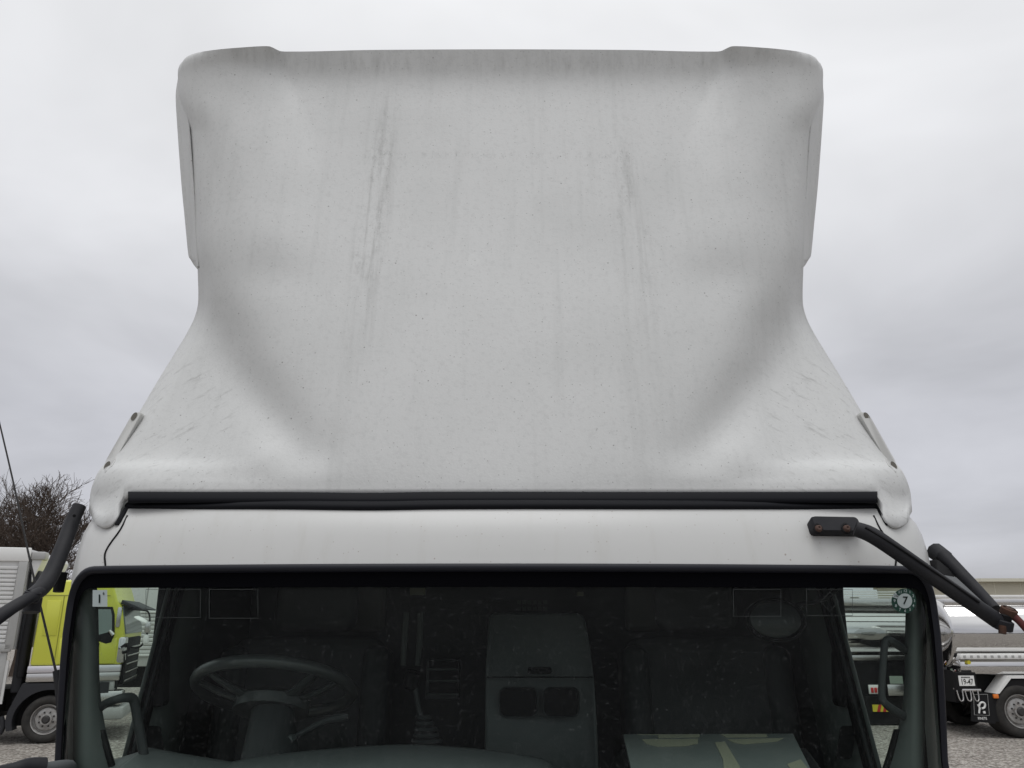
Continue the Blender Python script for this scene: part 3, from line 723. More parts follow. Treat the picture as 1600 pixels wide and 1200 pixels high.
# dark web and foot block between the arms
mb = MB(); Vw = [W(1464, 872, 1.90), W(1484, 888, 1.885), W(1495, 903, 1.87), W(1480, 906, 1.86), W(1463, 898, 1.87)]
mb.add(Vw+[p+np.array((0, 0.05, 0)) for p in Vw], [tuple(range(5)), tuple(range(9, 4, -1))]+[(i, (i+1) % 5, 5+(i+1) % 5, 5+i) for i in range(5)])
mb.build('stay_foot', M_intb, ms, 0.006)
mb = MB(); Vw = [W(1466, 897, 1.86), W(1494, 902, 1.85), W(1548, 952, 1.775), W(1540, 958, 1.765)]
mb.add(Vw+[p+np.array((0, 0.006, -0.002)) for p in Vw], [(0, 1, 2, 3), (7, 6, 5, 4)]+[(i, (i+1) % 4, 4+(i+1) % 4, 4+i) for i in range(4)])
M_web = MAT('grey_plastic_web', (0.11, 0.115, 0.12), 0.6, 0, 0.3)
mb.build('stay_web', M_web, ms)
def knob(name, c, r, h, mat, parent, seg=20, tilt=0.25):
    mb = MB(); mb.lathe([(0, h), (r*0.45, h), (r*0.55, h*0.6), (r*0.75, h*0.6), (r*0.8, h), (r, h*0.8), (r, -h*0.8), (r*0.8, -h), (0, -h)], (0, 0, 0), 'z', seg)
    rt_ = Matrix.Rotation(tilt, 3, 'X')@Matrix.Rotation(0.2, 3, 'Y'); mb.v = [tuple(np.array(rt_@Vector(q))+c) for q in mb.v]
    return mb.build(name, mat, parent, ang=40)
knob('stay_end', W(1568, 977, 1.735), 0.0185, 0.011, M_plas, ms)
knob('clamp_washer', W(1571, 968, 1.735), 0.0115, 0.011, M_intb, ms)
jt = knob('rusty_clamp', W(1576, 956, 1.735), 0.0165, 0.0085, M_rust, ms, tilt=0.45)
TUBE('clamp_bolt', [W(1567, 978, 1.725), W(1566, 990, 1.725)], [0.0085, 0.0075], M_rust, ms, 8)
TUBE('mirror_rod', [W(1583, 962, 1.73), W(1592, 970, 1.725), W(1612, 990, 1.72), W(1650, 1020, 1.71)], [0.009, 0.0075, 0.0085, 0.0085], M_redrod, ms, 10, 3)
# left side: broad plastic arm hugging the cab corner
la = TUBE('mirror_stay', [W(124, 790, 2.00), W(113, 815, 1.985), W(98, 855, 1.95), W(82, 893, 1.91), W(66, 918, 1.87), W(48, 932, 1.83)],
          [0.0165, 0.018, 0.0185, 0.0195, 0.020, 0.018], M_plas, truck, 14, 4, 0.85)
TUBE('stay_arm', [W(62, 925, 1.845), W(45, 935, 1.80), W(22, 948, 1.77), W(0, 963, 1.745), W(-30, 985, 1.72)], [0.015, 0.0155, 0.016, 0.017, 0.017], M_plas, la, 12, 4, 0.8)
knob('arm_pivot', W(50, 932, 1.815), 0.017, 0.012, M_plas, la, tilt=0.1)
TUBE('stay_stub', [W(52, 935, 1.86), W(49, 957, 1.855)], [0.019, 0.0175], M_plas, la, 12)
TUBE('stay_bracket', [W(96, 895, 1.97), W(91, 925, 1.965)], [0.014, 0.012], M_intb, la, 10)
TUBE('pivot_screw', [W(116, 806, 1.965), W(116, 806, 1.955)], 0.004, M_intb, la, 8)
an = TUBE('antenna', [W(-14, 605, 2.02), W(20, 750, 1.99), W(50, 890, 1.96), W(88, 1052, 1.93)], [0.0018, 0.0021, 0.0024, 0.0028], M_ant, truck, 8, 4)
TUBE('antenna_base', [W(88, 1048, 1.93), W(95, 1110, 1.925), W(101, 1230, 1.92)], [0.008, 0.009, 0.01], M_plas, an, 8, 3)
lm = TUBE('lower_mirror_stay', [W(-40, 1215, 1.62), W(20, 1203, 1.63), W(45, 1197, 1.65), W(68, 1198, 1.67)], [0.012, 0.013, 0.015, 0.017], M_plas, truck, 12, 4)
TUBE('stay_cover', [W(66, 1201, 1.68), W(104, 1196, 1.74), W(112, 1200, 1.85)], [0.011, 0.011, 0.012], M_cons, lm, 10, 3)

# ------------------------------------------------------------------ cab interior
inner = MB(); xi0, xi1 = TX-0.955, TX+0.955
inner.box((xi0+0.08, 1.97, 2.475), (xi1-0.08, 2.98, 2.485))
lin = inner.build('roof_lining', M_intd, truck)
MB().box((TX-0.96, 2.985, 0.95), (TX+0.96, 3.0, 2.50)).build('rear_lining', M_seat, truck)
MB().box((TX-0.90, 1.72, 0.92), (TX+0.90, 3.0, 0.96)).build('cab_floor', M_intb, truck)
for sg in (-1, 1):
    MB().box((TX+sg*0.935-0.006, 2.36, 0.96), (TX+sg*0.935+0.006, 3.0, 2.48)).build('side_lining', M_intd, truck)
    MB().box((TX+sg*0.925-0.02, 1.95, 0.96), (TX+sg*0.925+0.02, 2.28, 1.48)).build('door_lining', M_int, truck, 0.01)
    X_ = (lambda px: px) if sg < 0 else MX
    # windshield pillar trim
    ed = [(912, 147), (950, 149), (1000, 150), (1060, 151), (1100, 154), (1140, 161), (1180, 172), (1230, 188)]
    P = [[W(X_(x), y, Y_) for x, Y_ in ((119, 1.93), (122, 1.885), (132, 1.865), (142, 1.875), (xe, 1.905), (xe-2, 1.95))] for y, xe in ed]
    at = GRID('pillar_trim', catmull(P, 3), M_int, truck); so = at.modifiers.new('thickness', 'SOLIDIFY'); so.thickness = 0.006
    P = [[W(X_(xe+dx_), y, 1.90) for dx_ in (-4, 3.5)] for y, xe in ed[5:]+[(1300, 215)]]
    o = GRID('pillar_seal', P, M_intb, at); so = o.modifiers.new('thickness', 'SOLIDIFY'); so.thickness = 0.01
    # door pillar: seal lips and trim, belt guide and slot
    L0 = lambda y: 262+(187-262)*(y-915)/285.0
    def strip(name, o0, o1, Y0, Y1, mat, par, y0=895, y1=1235, k0=1.0, k1=1.0):
        P_ = []
        for y in np.linspace(y0, y1, 8):
            f_ = (y-915)/285
            YB = 2.28-0.24*f_
            P_.append([W(X_(L0(y)+o0*(1+(k0-1)*f_)), y, YB+Y0-2.245), W(X_(L0(y)+o1*(1+(k1-1)*f_)), y, YB+Y1-2.245)])
        o_ = GRID(name, P_, mat, par); s_ = o_.modifiers.new('thickness', 'SOLIDIFY'); s_.thickness = 0.008; s_.offset = 1 if sg < 0 else -1
        return o_
    bp_ = strip('door_pillar_trim', 26, 70, 2.31, 2.46, M_int, truck, k0=1.05, k1=1.25)
    strip('door_edge', 0, 6, 2.245, 2.25, M_int, bp_)
    strip('door_seal', 6, 15, 2.255, 2.27, M_intb, bp_)
    strip('door_seal', 15, 19, 2.262, 2.275, M_intd, bp_)
    strip('door_seal', 19, 28, 2.285, 2.30, M_intb, bp_)
    V2 = [(241, 900), (262, 900), (259, 1000), (257, 1096), (253, 1104), (240, 1105), (236, 1099), (238, 1000)]
    Vp = [W(X_(x+(8 if y < 950 else 0)), y, 2.33-0.24*(y-915)/285) for x, y in V2]
    mb = MB(); n = len(Vp); mb.add(Vp+[p+np.array((0, 0.03, 0)) for p in Vp], [tuple(range(n))]+[(i, (i+1) % n, n+(i+1) % n, n+i) for i in range(n)])
    mb.build('belt_guide', M_intb, bp_, 0.003)
    V2 = rr(-13, 13, -26, 26, 5, 3); Vp = [W(X_(242-a*1.0-b_*0.17), 1160-b_, 2.13-0.24*b_/-285) for a, b_ in V2]
    MESH('belt_slot', Vp, [tuple(range(len(Vp)))], M_intb, bp_)
    # curtain bunched behind the pillar
    P = []
    for y in np.linspace(890, 1100, 8):
        f_ = (y-915)/285
        P.append([W(X_(280-30*f_+16*q+ (2.0*math.sin(q*14))), y, 2.50+0.02*math.sin(q*14)) for q in np.linspace(0, 1.5, 24)])
    GRID('curtain', P, M_curt, truck)
# grab handles
TUBE('grab_handle', [W(150, 1145, 1.91), W(151, 1114, 1.905), W(163, 1101, 1.90), W(185, 1092, 1.88), W(203, 1090, 1.90), W(210, 1097, 1.91), W(216, 1130, 1.92), W(224, 1175, 1.93), W(230, 1215, 1.93)],
     [0.009, 0.0095, 0.0095, 0.0095, 0.0105, 0.0105, 0.0105, 0.0105, 0.0105], M_intd, truck, 10, 4)
TUBE('grab_handle', [W(1424, 1022, 1.905), W(1404, 1009, 1.885), W(1392, 1001, 1.86), W(1385, 1000, 1.86), W(1382, 1010, 1.86), W(1379, 1050, 1.86), W(1378, 1085, 1.86), W(1383, 1099, 1.86), W(1400, 1112, 1.88), W(1420, 1123, 1.905)],
     [0.009, 0.009, 0.0085, 0.008, 0.008, 0.008, 0.008, 0.0085, 0.0095, 0.010], M_intd, truck, 10, 4)
# steering wheel
wc = W(430, 1076, 2.20)
rwh = 0.5*(W(556, 1076, 2.20)-W(305, 1076, 2.20))[0]-0.012
tl = R_(23)                                        # tilt of the wheel plane
ex = np.array((1, 0, 0.0)); ey = np.array((0, math.cos(tl), -math.sin(tl)))   # rear edge lower
# top edge (towards the glass) higher
ring_ = [wc+rwh*(math.cos(a)*ex+math.sin(a)*ey) for a in np.linspace(0, 2*math.pi, 61)]
V, Fc = [], []
nz_ = np.cross(ex, ey)
for i in range(60):
    rd_ = (ring_[i]-wc)/rwh
    for j in range(12):
        a = 2*math.pi*j/12; V.append(ring_[i]+0.0155*(math.cos(a)*rd_+math.sin(a)*nz_))
for i in range(60):
    for j in range(12): Fc.append((i*12+j, ((i+1) % 60)*12+j, ((i+1) % 60)*12+(j+1) % 12, i*12+(j+1) % 12))
sw_ = MESH('steering_wheel', V, Fc, M_wheel, truck)
mb = MB(); hubc = wc-nz_*(-0.035 if nz_[2] < 0 else 0.035)
mb.lathe([(0, 0.02), (0.06, 0.018), (0.095, 0.0), (0.095, -0.025), (0.0, -0.03)], (0, 0, 0), 'z', 24)
mrot = np.array([ex, ey, nz_ if nz_[2] > 0 else -nz_]).T
mb.v = [tuple(mrot@np.array(q)+hubc) for q in mb.v]; mb.build('wheel_hub', M_wheel, sw_)
for ang_ in (200, 340, 225, 315):
    a = R_(ang_); end = wc+rwh*(math.cos(a)*ex+math.sin(a)*ey); st_ = hubc+0.05*(math.cos(a)*ex+math.sin(a)*ey)
    TUBE('spoke', [st_, (st_+end)/2-np.array((0, 0, 0.008)), end], [0.028, 0.02, 0.016], M_wheel, sw_, 10, 3, 0.45)
mb = MB(); mb.tube([hubc, W(425, 1135, 2.13), W(420, 1215, 2.05)], [0.05, 0.058, 0.075], 14, 3)
col_ = mb.build('steering_column', M_intd, truck)
MB().box(W(384, 1165, 2.06), W(470, 1142, 2.13)).build('column_shroud', M_cons, col_, 0.012)
TUBE('stalk', [W(462, 1150, 2.10), W(505, 1128, 2.10), W(530, 1122, 2.10), W(545, 1120, 2.10)], [0.007, 0.008, 0.011, 0.008], M_intd, col_, 10, 3)
# dashboard: left wing, instrument binnacle, right pad
def dash(name, edge, Yf_, Yb_, mat, parent, drop=0.10):
    P = []
    for x, y in edge:
        a = W(x, y, Yb_); b_ = a+np.array((0, Yf_-Yb_, -drop)); b_[0] = TX+(a[0]-TX)*1.0
        P.append([a+np.array((0, 0.06, -0.16)), a+np.array((0, 0.015, -0.012)), a, a+(b_-a)*0.08+np.array((0, 0, 0.004)), a+(b_-a)*0.5+np.array((0, 0, 0.01)), b_])
    return GRID(name, catmull(P, 3), mat, parent)
ds = MB().box((TX-0.88, 1.74, 1.5), (TX+0.88, 2.05, 1.885)).build('dashboard', M_intd, truck, 0.03, 3)
dash('dash_wing', [(150, 1195), (225, 1172), (232, 1168), (300, 1180), (420, 1199), (480, 1206)], 1.68, 1.97, M_cons, ds, 0.07)
dash('instrument_hood', [(322, 1210), (350, 1193), (420, 1180), (500, 1171), (580, 1165), (650, 1163), (740, 1169), (810, 1178), (858, 1190), (866, 1215)], 1.70, 1.98, M_cons, ds, 0.06)
TUBE('hood_joint', [W(x, y, 1.93) for x, y in ((540, 1203), (590, 1190), (650, 1186), (720, 1184), (790, 1190), (840, 1198))], 0.0015, M_intb, ds, 6, 4)
dash('passenger_pad', [(940, 1225), (968, 1172), (1000, 1170), (1110, 1170), (1235, 1170), (1262, 1173), (1290, 1225)], 1.70, 1.93, M_intb, ds, 0.11)
# seats
def cushion(name, c, size, mat, parent, bev=0.05, rx=0.0):
    mb_ = MB(); a = np.array(c)-np.array(size)/2; b_ = np.array(c)+np.array(size)/2
    mb_.box(a, b_, Matrix.Rotation(rx, 3, 'X'))
    return mb_.build(name, mat, parent, bev, 4, 60)
def seat(px, Y_):
    base = W(px, 1100, Y_); x = base[0]
    s_ = cushion('seat', (x, Y_+0.06, 1.93), (0.50, 0.16, 0.62), M_seat, truck, 0.06, R_(-10))
    cushion('headrest', (x, Y_+0.13, 2.335), (0.27, 0.10, 0.16), M_seat, s_, 0.04, R_(-8))
    cushion('seat_bolster', (x-0.225, Y_+0.03, 1.95), (0.09, 0.16, 0.52), M_intd, s_, 0.04, R_(-10))
    cushion('seat_bolster', (x+0.225, Y_+0.03, 1.95), (0.09, 0.16, 0.52), M_intd, s_, 0.04, R_(-10))
    cushion('seat_base', (x, Y_-0.22, 1.55), (0.50, 0.50, 0.16), M_seat, s_, 0.05)
    MB().box((x-0.2, Y_-0.4, 0.97), (x+0.2, Y_, 1.48)).build('seat_pedestal', M_intb, s_)
seat(470, 2.62); seat(1110, 2.62)
# folded middle seat: tray back with two cup wells and a pull
Ym = 2.36
def zat(y, Y_): return W(782, y, Y_)[2]
cl_, cr_ = W(760, 1000, Ym)[0], W(930, 1100, Ym)[0]
poly = [(764, 962), (772, 957), (905, 958), (914, 965), (922, 1010), (928, 1058), (933, 1130), (938, 1260), (756, 1260), (758, 1120), (759, 1040)]
Vp = [W(x, y, Ym+0.10*max(0, (1060-y)/100)) for x, y in poly]; n = len(Vp)
mb = MB(); mb.add(Vp+[p+np.array((0, 0.12, 0)) for p in Vp], [tuple(range(n))]+[(i, (i+1) % n, n+(i+1) % n, n+i) for i in range(n)])
cs2 = mb.build('middle_seat_console', M_cons, truck, 0.012, 3)
for x0, x1 in ((779, 841), (848, 906)):
    V2 = rr(x0, x1, 1073, 1121, 12, 4); Vp = [W(x, y, Ym-0.006) for x, y in V2]; n = len(Vp)
    Vq = [W((x0+x1)/2+(x-(x0+x1)/2)*0.93, 1097+(y-1097)*0.92, Ym-0.003) for x, y in V2]
    MESH('cup_well', Vp+Vq, grid_faces(2, n, 0, True), M_intd, cs2); MESH('well_floor', Vq, [tuple(range(n))], M_intb, cs2)
V2 = rr(824, 862, 1042, 1053, 4, 3); MESH('pull_handle', [W(x, y, Ym-0.004) for x, y in V2], [tuple(range(len(V2)))], M_intb, cs2)
TUBE('tray_joint', [W(x, 1058, Ym-0.001) for x in (761, 800, 850, 900, 926)], 0.002, M_intb, cs2, 6)
# gear lever, switch tower, hanging straps
gl = TUBE('gear_lever', [W(668, 1165, 2.22), W(655, 1110, 2.24), W(648, 1070, 2.25)], [0.008, 0.007, 0.006], M_intd, truck, 8, 3)
mb = MB(); gc = W(668, 1150, 2.23)
for i in range(5): mb.lathe([(0.036-0.005*i, -0.006), (0.042-0.005*i, 0), (0.036-0.005*i, 0.007)], tuple(gc+np.array((-0.003*i, 0, -0.012+0.014*i))), 'z', 20)
mb.build('gaiter', M_intd, gl)
knob('gear_knob', W(643, 1062, 2.25), 0.021, 0.022, M_intb, gl)
rk = MB().box(W(664, 1094, 2.55), W(720, 1028, 2.62)).build('switch_tower', M_intd, truck, 0.006)
for i, (y0, y1) in enumerate(((1032, 1044), (1048, 1062), (1066, 1083))):
    MB().box(W(670, y1, 2.541), W(716, y0, 2.548)).build('tower_pocket', M_intb, rk)
    TUBE('pocket_rail', [W(668, y1+1.5, 2.54), W(718, y1+1.5, 2.54)], 0.002, M_int, rk, 6)
sp = TUBE('strap', [W(635, 957, 2.6), W(632, 1000, 2.6), W(630, 1040, 2.6)], [0.009, 0.009, 0.008], M_int, truck, 8, 2, 0.4)
TUBE('strap', [W(657, 957, 2.6), W(656, 1000, 2.6), W(652, 1040, 2.6)], [0.009, 0.009, 0.008], M_int, truck, 8, 2, 0.4)
MB().box(W(640, 930, 2.80), W(665, 919, 2.82)).build('warning_label', M_tan, lin)
MB().box(W(902, 931, 2.80), W(911, 925, 2.82)).build('warning_label', M_tan, lin)
mb = MB()
for i in range(6):
    for j in range(2):
        mb.box(W(808+i*8.2, 944+j*10, 2.70), W(814+i*8.2, 938+j*10, 2.705))
mb.build('switch_labels', M_int, lin)
for sg, x in ((0, 575), (1, 1004)):
    cushion('hanging_cloth', W(x, 940, 2.86), (0.125, 0.05, 0.20), M_curt, truck, 0.02)
# round mirror behind the glass on the passenger side
mc = W(1212, 968, 2.02)
mb = MB(); mb.lathe([(0.058, 0.0), (0.064, -0.009), (0.070, -0.004), (0.071, 0.008), (0.066, 0.016), (0.02, 0.035), (0, 0.036)], (0, 0, 0), 'y', 36)
rt_ = Matrix.Rotation(R_(-6), 3, 'X'); sq = Matrix.Diagonal((1.08, 1, 0.74)); mb.v = [tuple(np.array(rt_@(sq@Vector(q)))+mc) for q in mb.v]
rm = mb.build('round_mirror', M_intb, truck)
mb = MB(); mb.lathe([(0.061, 0.001), (0.045, -0.004), (0.02, -0.007), (0, -0.008)], (0, 0, 0), 'y', 36); mb.v = [tuple(np.array(rt_@(sq@Vector(q)))+mc) for q in mb.v]
mb.build('mirror_face', MAT('dim_convex_mirror', (0.02, 0.024, 0.026), 0.35, 0.0, 0.5), rm)
TUBE('mirror_stem', [mc+np.array((0.03, 0.02, 0.03)), W(1290, 935, 2.10), W(1320, 905, 2.15)], 0.006, M_intb, rm, 8, 3)

# thing lying on the dashboard
ORG = W(1110, 1180, 1.8); fo = bpy.data.objects.new('plastic_folder', None)
fo = ROOT('plastic_folder', tuple(ORG), 'flat grey plastic folder with tan paper strips lying on the dashboard behind the windshield', 'folder')
A, B, D, E = W(974, 1147, 1.925), W(1239, 1146, 1.925), W(1275, 1218, 1.74), W(990, 1218, 1.74)
def fp(u_, v_, h): return A+(B-A)*u_+(E-A)*v_*(1-u_)+(D-B)*v_*u_+np.array((0, -0.15, 1))*h
mb = MB(); Vp = [fp(u_, v_, h) for h in (-0.007, 0.0) for u_, v_ in ((0, 0), (1, 0), (1, 1), (0, 1))]
mb.add(Vp, [(3, 2, 1, 0), (4, 5, 6, 7), (0, 1, 5, 4), (1, 2, 6, 5), (2, 3, 7, 6), (3, 0, 4, 7)])
mb.build('sleeve', M_folder, fo, 0.001)
def paper(pts):
    Vq = [fp(u_, v_, 0.0012) for u_, v_ in pts]; Vr = [p-np.array((0, 0, 0.001)) for p in Vq]; n_ = len(Vq)
    MB().add(Vq+Vr, [tuple(range(n_))]+[(i, (i+1) % n_, n_+(i+1) % n_, n_+i) for i in range(n_)]).build('paper_strip', M_tan, fo)
paper([(0.08, 0.02), (0.45, 0.02), (0.44, 0.09), (0.20, 0.11), (0.20, 0.03)])
paper([(0.10, 0.14), (0.43, 0.13), (0.42, 0.24), (0.34, 0.3), (0.18, 0.31), (0.12, 0.24)])
paper([(0.57, 0.02), (0.84, 0.02), (0.84, 0.09), (0.6, 0.1)])
paper([(0.60, 0.15), (0.93, 0.12), (0.88, 0.2), (0.68, 0.26), (0.63, 0.22)])
paper([(0.52, 0.22), (0.58, 0.2), (0.61, 0.75), (0.58, 1.0), (0.50, 1.0), (0.53, 0.6)])
paper([(0.88, 0.7), (0.97, 0.6), (1.0, 0.98), (0.9, 1.0)])

# ------------------------------------------------------------------ vehicles in the yard behind
def PLANE(loc, rz):
    c_, s_ = math.cos(rz), math.sin(rz); ax = np.array((c_, s_, 0)); nn = np.array((-s_, c_, 0)); L0_ = np.array(loc, float)
    o_ = np.array((0, 0, CAMZ))
    def f(px, py, yl=0.0):
        a = (px-800)/F; b_ = (600-py)/F; d = np.array((a, CT-ST*b_, ST+CT*b_))
        t_ = (nn.dot(L0_-o_)+yl)/nn.dot(d); p = o_+d*t_-L0_
        return (float(p.dot(ax)), float(p[2]))
    return f
M_yel = MAT('yellow_paint', (0.60, 0.62, 0.07), 0.3, 0, 0.5, coat=0.3)
M_yel2 = MAT('yellow_seam', (0.28, 0.29, 0.03), 0.5)
M_alu = MAT('white_aluminium_panel', (0.68, 0.68, 0.67), 0.4, 0.1, 0.4, var=(1.5, 0.4, (0.58, 0.58, 0.56)))
M_gry = MAT('grey_frame_paint', (0.42, 0.42, 0.41), 0.45, 0.1, 0.4, var=(3, 0.5, (0.3, 0.3, 0.29)))
M_chr = MAT('polished_chrome', (0.66, 0.655, 0.65), 0.07, 1.0, bump=(1.3, 0.15, 0.02))
M_chr2 = MAT('dull_chrome', (0.62, 0.61, 0.60), 0.25, 1.0)
M_blk = MAT('chassis_black', (0.012, 0.012, 0.013), 0.7, 0, 0.2)
M_fen = MAT('fender_plastic', (0.028, 0.029, 0.033), 0.6, 0, 0.3)
M_win = MAT('truck_window_glass', (0.22, 0.27, 0.26), 0.06, 0, 0.6)
M_orl = MAT('orange_lens', (0.75, 0.20, 0.03), 0.3)
M_redl = MAT('red_lens', (0.55, 0.03, 0.03), 0.3)
M_wht = MAT('white_paint_plain', (0.78, 0.78, 0.76), 0.45)
M_ylens = MAT('yellow_lens', (0.7, 0.62, 0.05), 0.3)

def louvre(mb_, x0, x1, z0, z1, pitch, y, dep=0.03):
    n = int((z1-z0)/pitch); p = (z1-z0)/n
    for i in range(n):
        a = z0+i*p
        mb_.add([(x0, y, a), (x1, y, a), (x1, y-dep, a+p*0.25), (x0, y-dep, a+p*0.25), (x1, y-dep, a+p*0.7), (x0, y-dep, a+p*0.7), (x1, y, a+p*0.95), (x0, y, a+p*0.95)],
                [(0, 1, 2, 3), (3, 2, 4, 5), (5, 4, 6, 7)])
def add_prism(name, px, f, y0, y1, mat, parent, bev=0.0):
    mb_ = MB(); mb_.prism([f(x, y, y0) for x, y in px], y0, y1)
    return mb_.build(name, mat, parent, bev, 2, 35, local=True)
def add_box(name, a, b_, mat, parent, bev=0.0):
    return MB().box(a, b_).build(name, mat, parent, bev, 2, 35, local=True)
def add_tube(name, pts, r, mat, parent, seg=8, k=3):
    return TUBE(name, pts, r, mat, parent, seg, k, local=True)

# --- yellow truck
yl = W(66, 1162, 16.25); yl = (float(yl[0]), 16.25, 0.0); YR = R_(17)
yt = ROOT('yellow_truck', yl, 'yellow cab box truck with white corrugated cargo body at the left edge', 'truck', rz=YR)
f = PLANE(yl, YR)
xr = f(46, 1039)[0]; zt_ = 1.40
XF = f(189, 1000)[0]
cabp = [(xr, zt_), (xr+0.02, 2.86), (xr+0.12, 3.0), (XF-0.42, 3.05), (XF-0.28, 2.95), (XF-0.16, 2.62), (XF-0.06, 2.5), (XF+0.06, 1.95), (XF+0.06, zt_)]
yc = MB().prism(cabp, 0, 2.45).build('cab', M_yel, yt, 0.05, 3, local=True)
add_box('sleeper_panel', (xr+0.13, -0.012, 1.95), (xr+0.38, 0.01, 2.62), M_yel, yt, 0.012)
add_tube('panel_line', [(xr+0.02, -0.003, 2.72), (XF-0.3, -0.003, 2.72)], 0.008, M_yel2, yt, 6, 0)
add_tube('panel_line', [(xr+0.42, -0.003, 1.42), (xr+0.42, -0.003, 2.7)], 0.008, M_yel2, yt, 6, 0)
dr = add_box('door', (xr+0.46, -0.02, 1.42), (XF-0.06, 0.05, 1.90), M_yel, yt, 0.015)
wf = add_prism('side_window', [(118, 948), (176, 948), (179, 960), (179, 990), (174, 1004), (165, 1006), (150, 1001), (118, 997)], f, -0.025, 0.02, M_blk, yt, 0.01)
add_prism('window_glass', [(120, 952), (173, 952), (175, 962), (175, 984), (168, 988), (150, 993), (120, 994)], f, -0.035, 0.0, M_win, wf)
add_box('door_handle', f(150.5, 1018)[0:1]+(-0.06,)+f(150.5, 1018)[1:], f(156, 1004)[0:1]+(0.0,)+f(156, 1004)[1:], M_blk, dr, 0.01)
add_tube('inner_mirror', [f(172, 985)[:1]+(-0.06,)+f(172, 985)[1:], f(178, 992)[:1]+(-0.06,)+f(178, 992)[1:]], [0.03, 0.045], M_chr2, yt, 10, 2)
# front: raked windshield, visor, corner panels, grille and bumper
V = [(XF-0.045, 0.06, 2.52), (XF-0.045, 2.4, 2.52), (XF+0.075, 2.4, 1.98), (XF+0.075, 0.06, 1.98)]
MESH('windshield', V+[(a-0.02, b_, c_) for a, b_, c_ in V], [(0, 1, 2, 3), (7, 6, 5, 4), (0, 3, 7, 4), (3, 2, 6, 7), (2, 1, 5, 6), (1, 0, 4, 5)], MAT('teal_grey_glass', (0.12, 0.15, 0.16), 0.12, 0, 0.6), yt, smooth=False, local=True)
MB().prism([(XF-0.10, 2.56), (XF+0.30, 2.44), (XF+0.31, 2.47), (XF-0.08, 2.64)], 0.02, 2.4).build('sun_visor', M_fen, yt, 0.01, local=True)
add_box('corner_panel', (XF-0.05, -0.015, 1.42), (XF+0.10, 0.30, 1.93), M_chr, yt, 0.05)
add_box('pillar_cover', (XF-0.14, -0.025, 2.1), (XF-0.05, 0.04, 2.5), M_chr2, yt, 0.03)
fgr = add_box('front_grille', (XF+0.02, 0.35, 1.0), (XF+0.10, 2.1, 1.9), M_blk, yt, 0.03)
for i in range(5): add_box('grille_bar', (XF+0.10, 0.4, 1.05+i*0.16), (XF+0.12, 2.05, 1.08+i*0.16), M_chr2, fgr, 0.005)
sk = add_box('side_skirt', (xr-0.02, -0.03, 1.10), (XF+0.06, 0.12, 1.26), M_chr2, yt, 0.02)
add_box('skirt_band', (xr-0.02, -0.04, 1.265), (XF+0.06, 0.12, 1.395), MAT('silver_band', (0.72, 0.71, 0.76), 0.3, 0.6), sk, 0.02)
add_box('bumper', (XF-0.55, -0.02, 0.38), (XF+0.22, 2.45, 0.62), M_gry, yt, 0.06)
add_box('headlamp_panel', (XF-0.40, -0.02, 0.64), (XF+0.16, 0.35, 0.92), M_chr2, yt, 0.05)
add_box('step_panel', (XF-0.60, -0.01, 0.92), (XF-0.02, 0.3, 1.09), M_gry, yt, 0.02)
add_tube('fog_lamp', [(XF-0.28, -0.05, 0.5), (XF-0.28, 0.0, 0.5)], 0.06, M_orl, yt, 12, 0)
add_tube('side_lamp', [(XF-0.62, -0.05, 1.02), (XF-0.62, 0.0, 1.02)], 0.06, M_orl, yt, 12, 0)
# mirrors on long arms
mr_ = add_tube('mirror_arm', [(XF+0.05, 0.1, 2.46), (XF+0.3, -0.05, 2.44), (XF+0.45, -0.1, 2.40), (XF+0.50, -0.1, 2.2), (XF+0.46, -0.1, 1.9), (XF+0.35, 0.0, 1.72), (XF+0.08, 0.1, 1.74)], 0.018, M_blk, yt, 8, 4)
mb = MB().lathe([(0, 0.03), (0.1, 0.02), (0.16, -0.02), (0.165, -0.04), (0.0, -0.03)], (0, 0, 0), 'z', 20); mb.v = [tuple(np.array(Matrix.Rotation(0.5, 3, 'Y')@Vector(q))+np.array((XF+0.36, -0.1, 2.26))) for q in mb.v]
mb.build('round_mirror', M_wht, mr_, local=True)
add_box('mirror_head', (XF+0.43, -0.2, 2.0), (XF+0.53, 0.0, 2.22), M_chr2, mr_, 0.03)
add_box('lower_mirror', (XF+0.42, -0.18, 1.78), (XF+0.52, 0.0, 1.97), M_wht, mr_, 0.04)
add_tube('mirror_bracket', [(XF+0.02, 0.0, 1.72), (XF+0.12, 0.0, 1.78), (XF+0.16, -0.02, 1.66), (XF+0.06, 0.0, 1.62)], 0.03, M_blk, mr_, 8, 3)
# wheel arch and front wheel
arc = []
for r0 in (0.60, 0.52):
    aa = np.linspace(215, 0, 24) if r0 == 0.60 else np.linspace(0, 215, 24)
    for a in aa: arc.append((r0*math.cos(R_(a))*1.08, 0.43+(r0*math.sin(R_(a)) if a < 180 else r0*math.sin(R_(a))*1.2)))
arch = MB()
pts_o = [(0.62*1.1*math.cos(R_(a)), 0.45+0.62*math.sin(R_(a))) for a in np.linspace(200, -5, 22)]
pts_i = [(0.52*1.1*math.cos(R_(a)), 0.43+0.53*math.sin(R_(a))) for a in np.linspace(200, -5, 22)]
for i in range(21):
    q = [pts_o[i], pts_o[i+1], pts_i[i+1], pts_i[i]]; arch.prism(q, -0.03, 0.3)
arch.prism([(xr-0.06, 1.08), (XF-0.1, 1.08), (XF-0.1, 0.88), (0.5, 0.86), (0.3, 0.95), (-0.1, 1.0), (-0.3, 0.94), (-0.45, 0.78), (-0.62, 0.72)], -0.028, 0.28)
arch.build('wheel_arch', M_fen, yt, local=True)
add_box('arch_liner', (-0.7, 0.28, 0.3), (0.9, 0.34, 1.1), M_blk, yt)
wheel(yt, 0, 0.0, 0.425, 0.26, -1, 8, local=True)
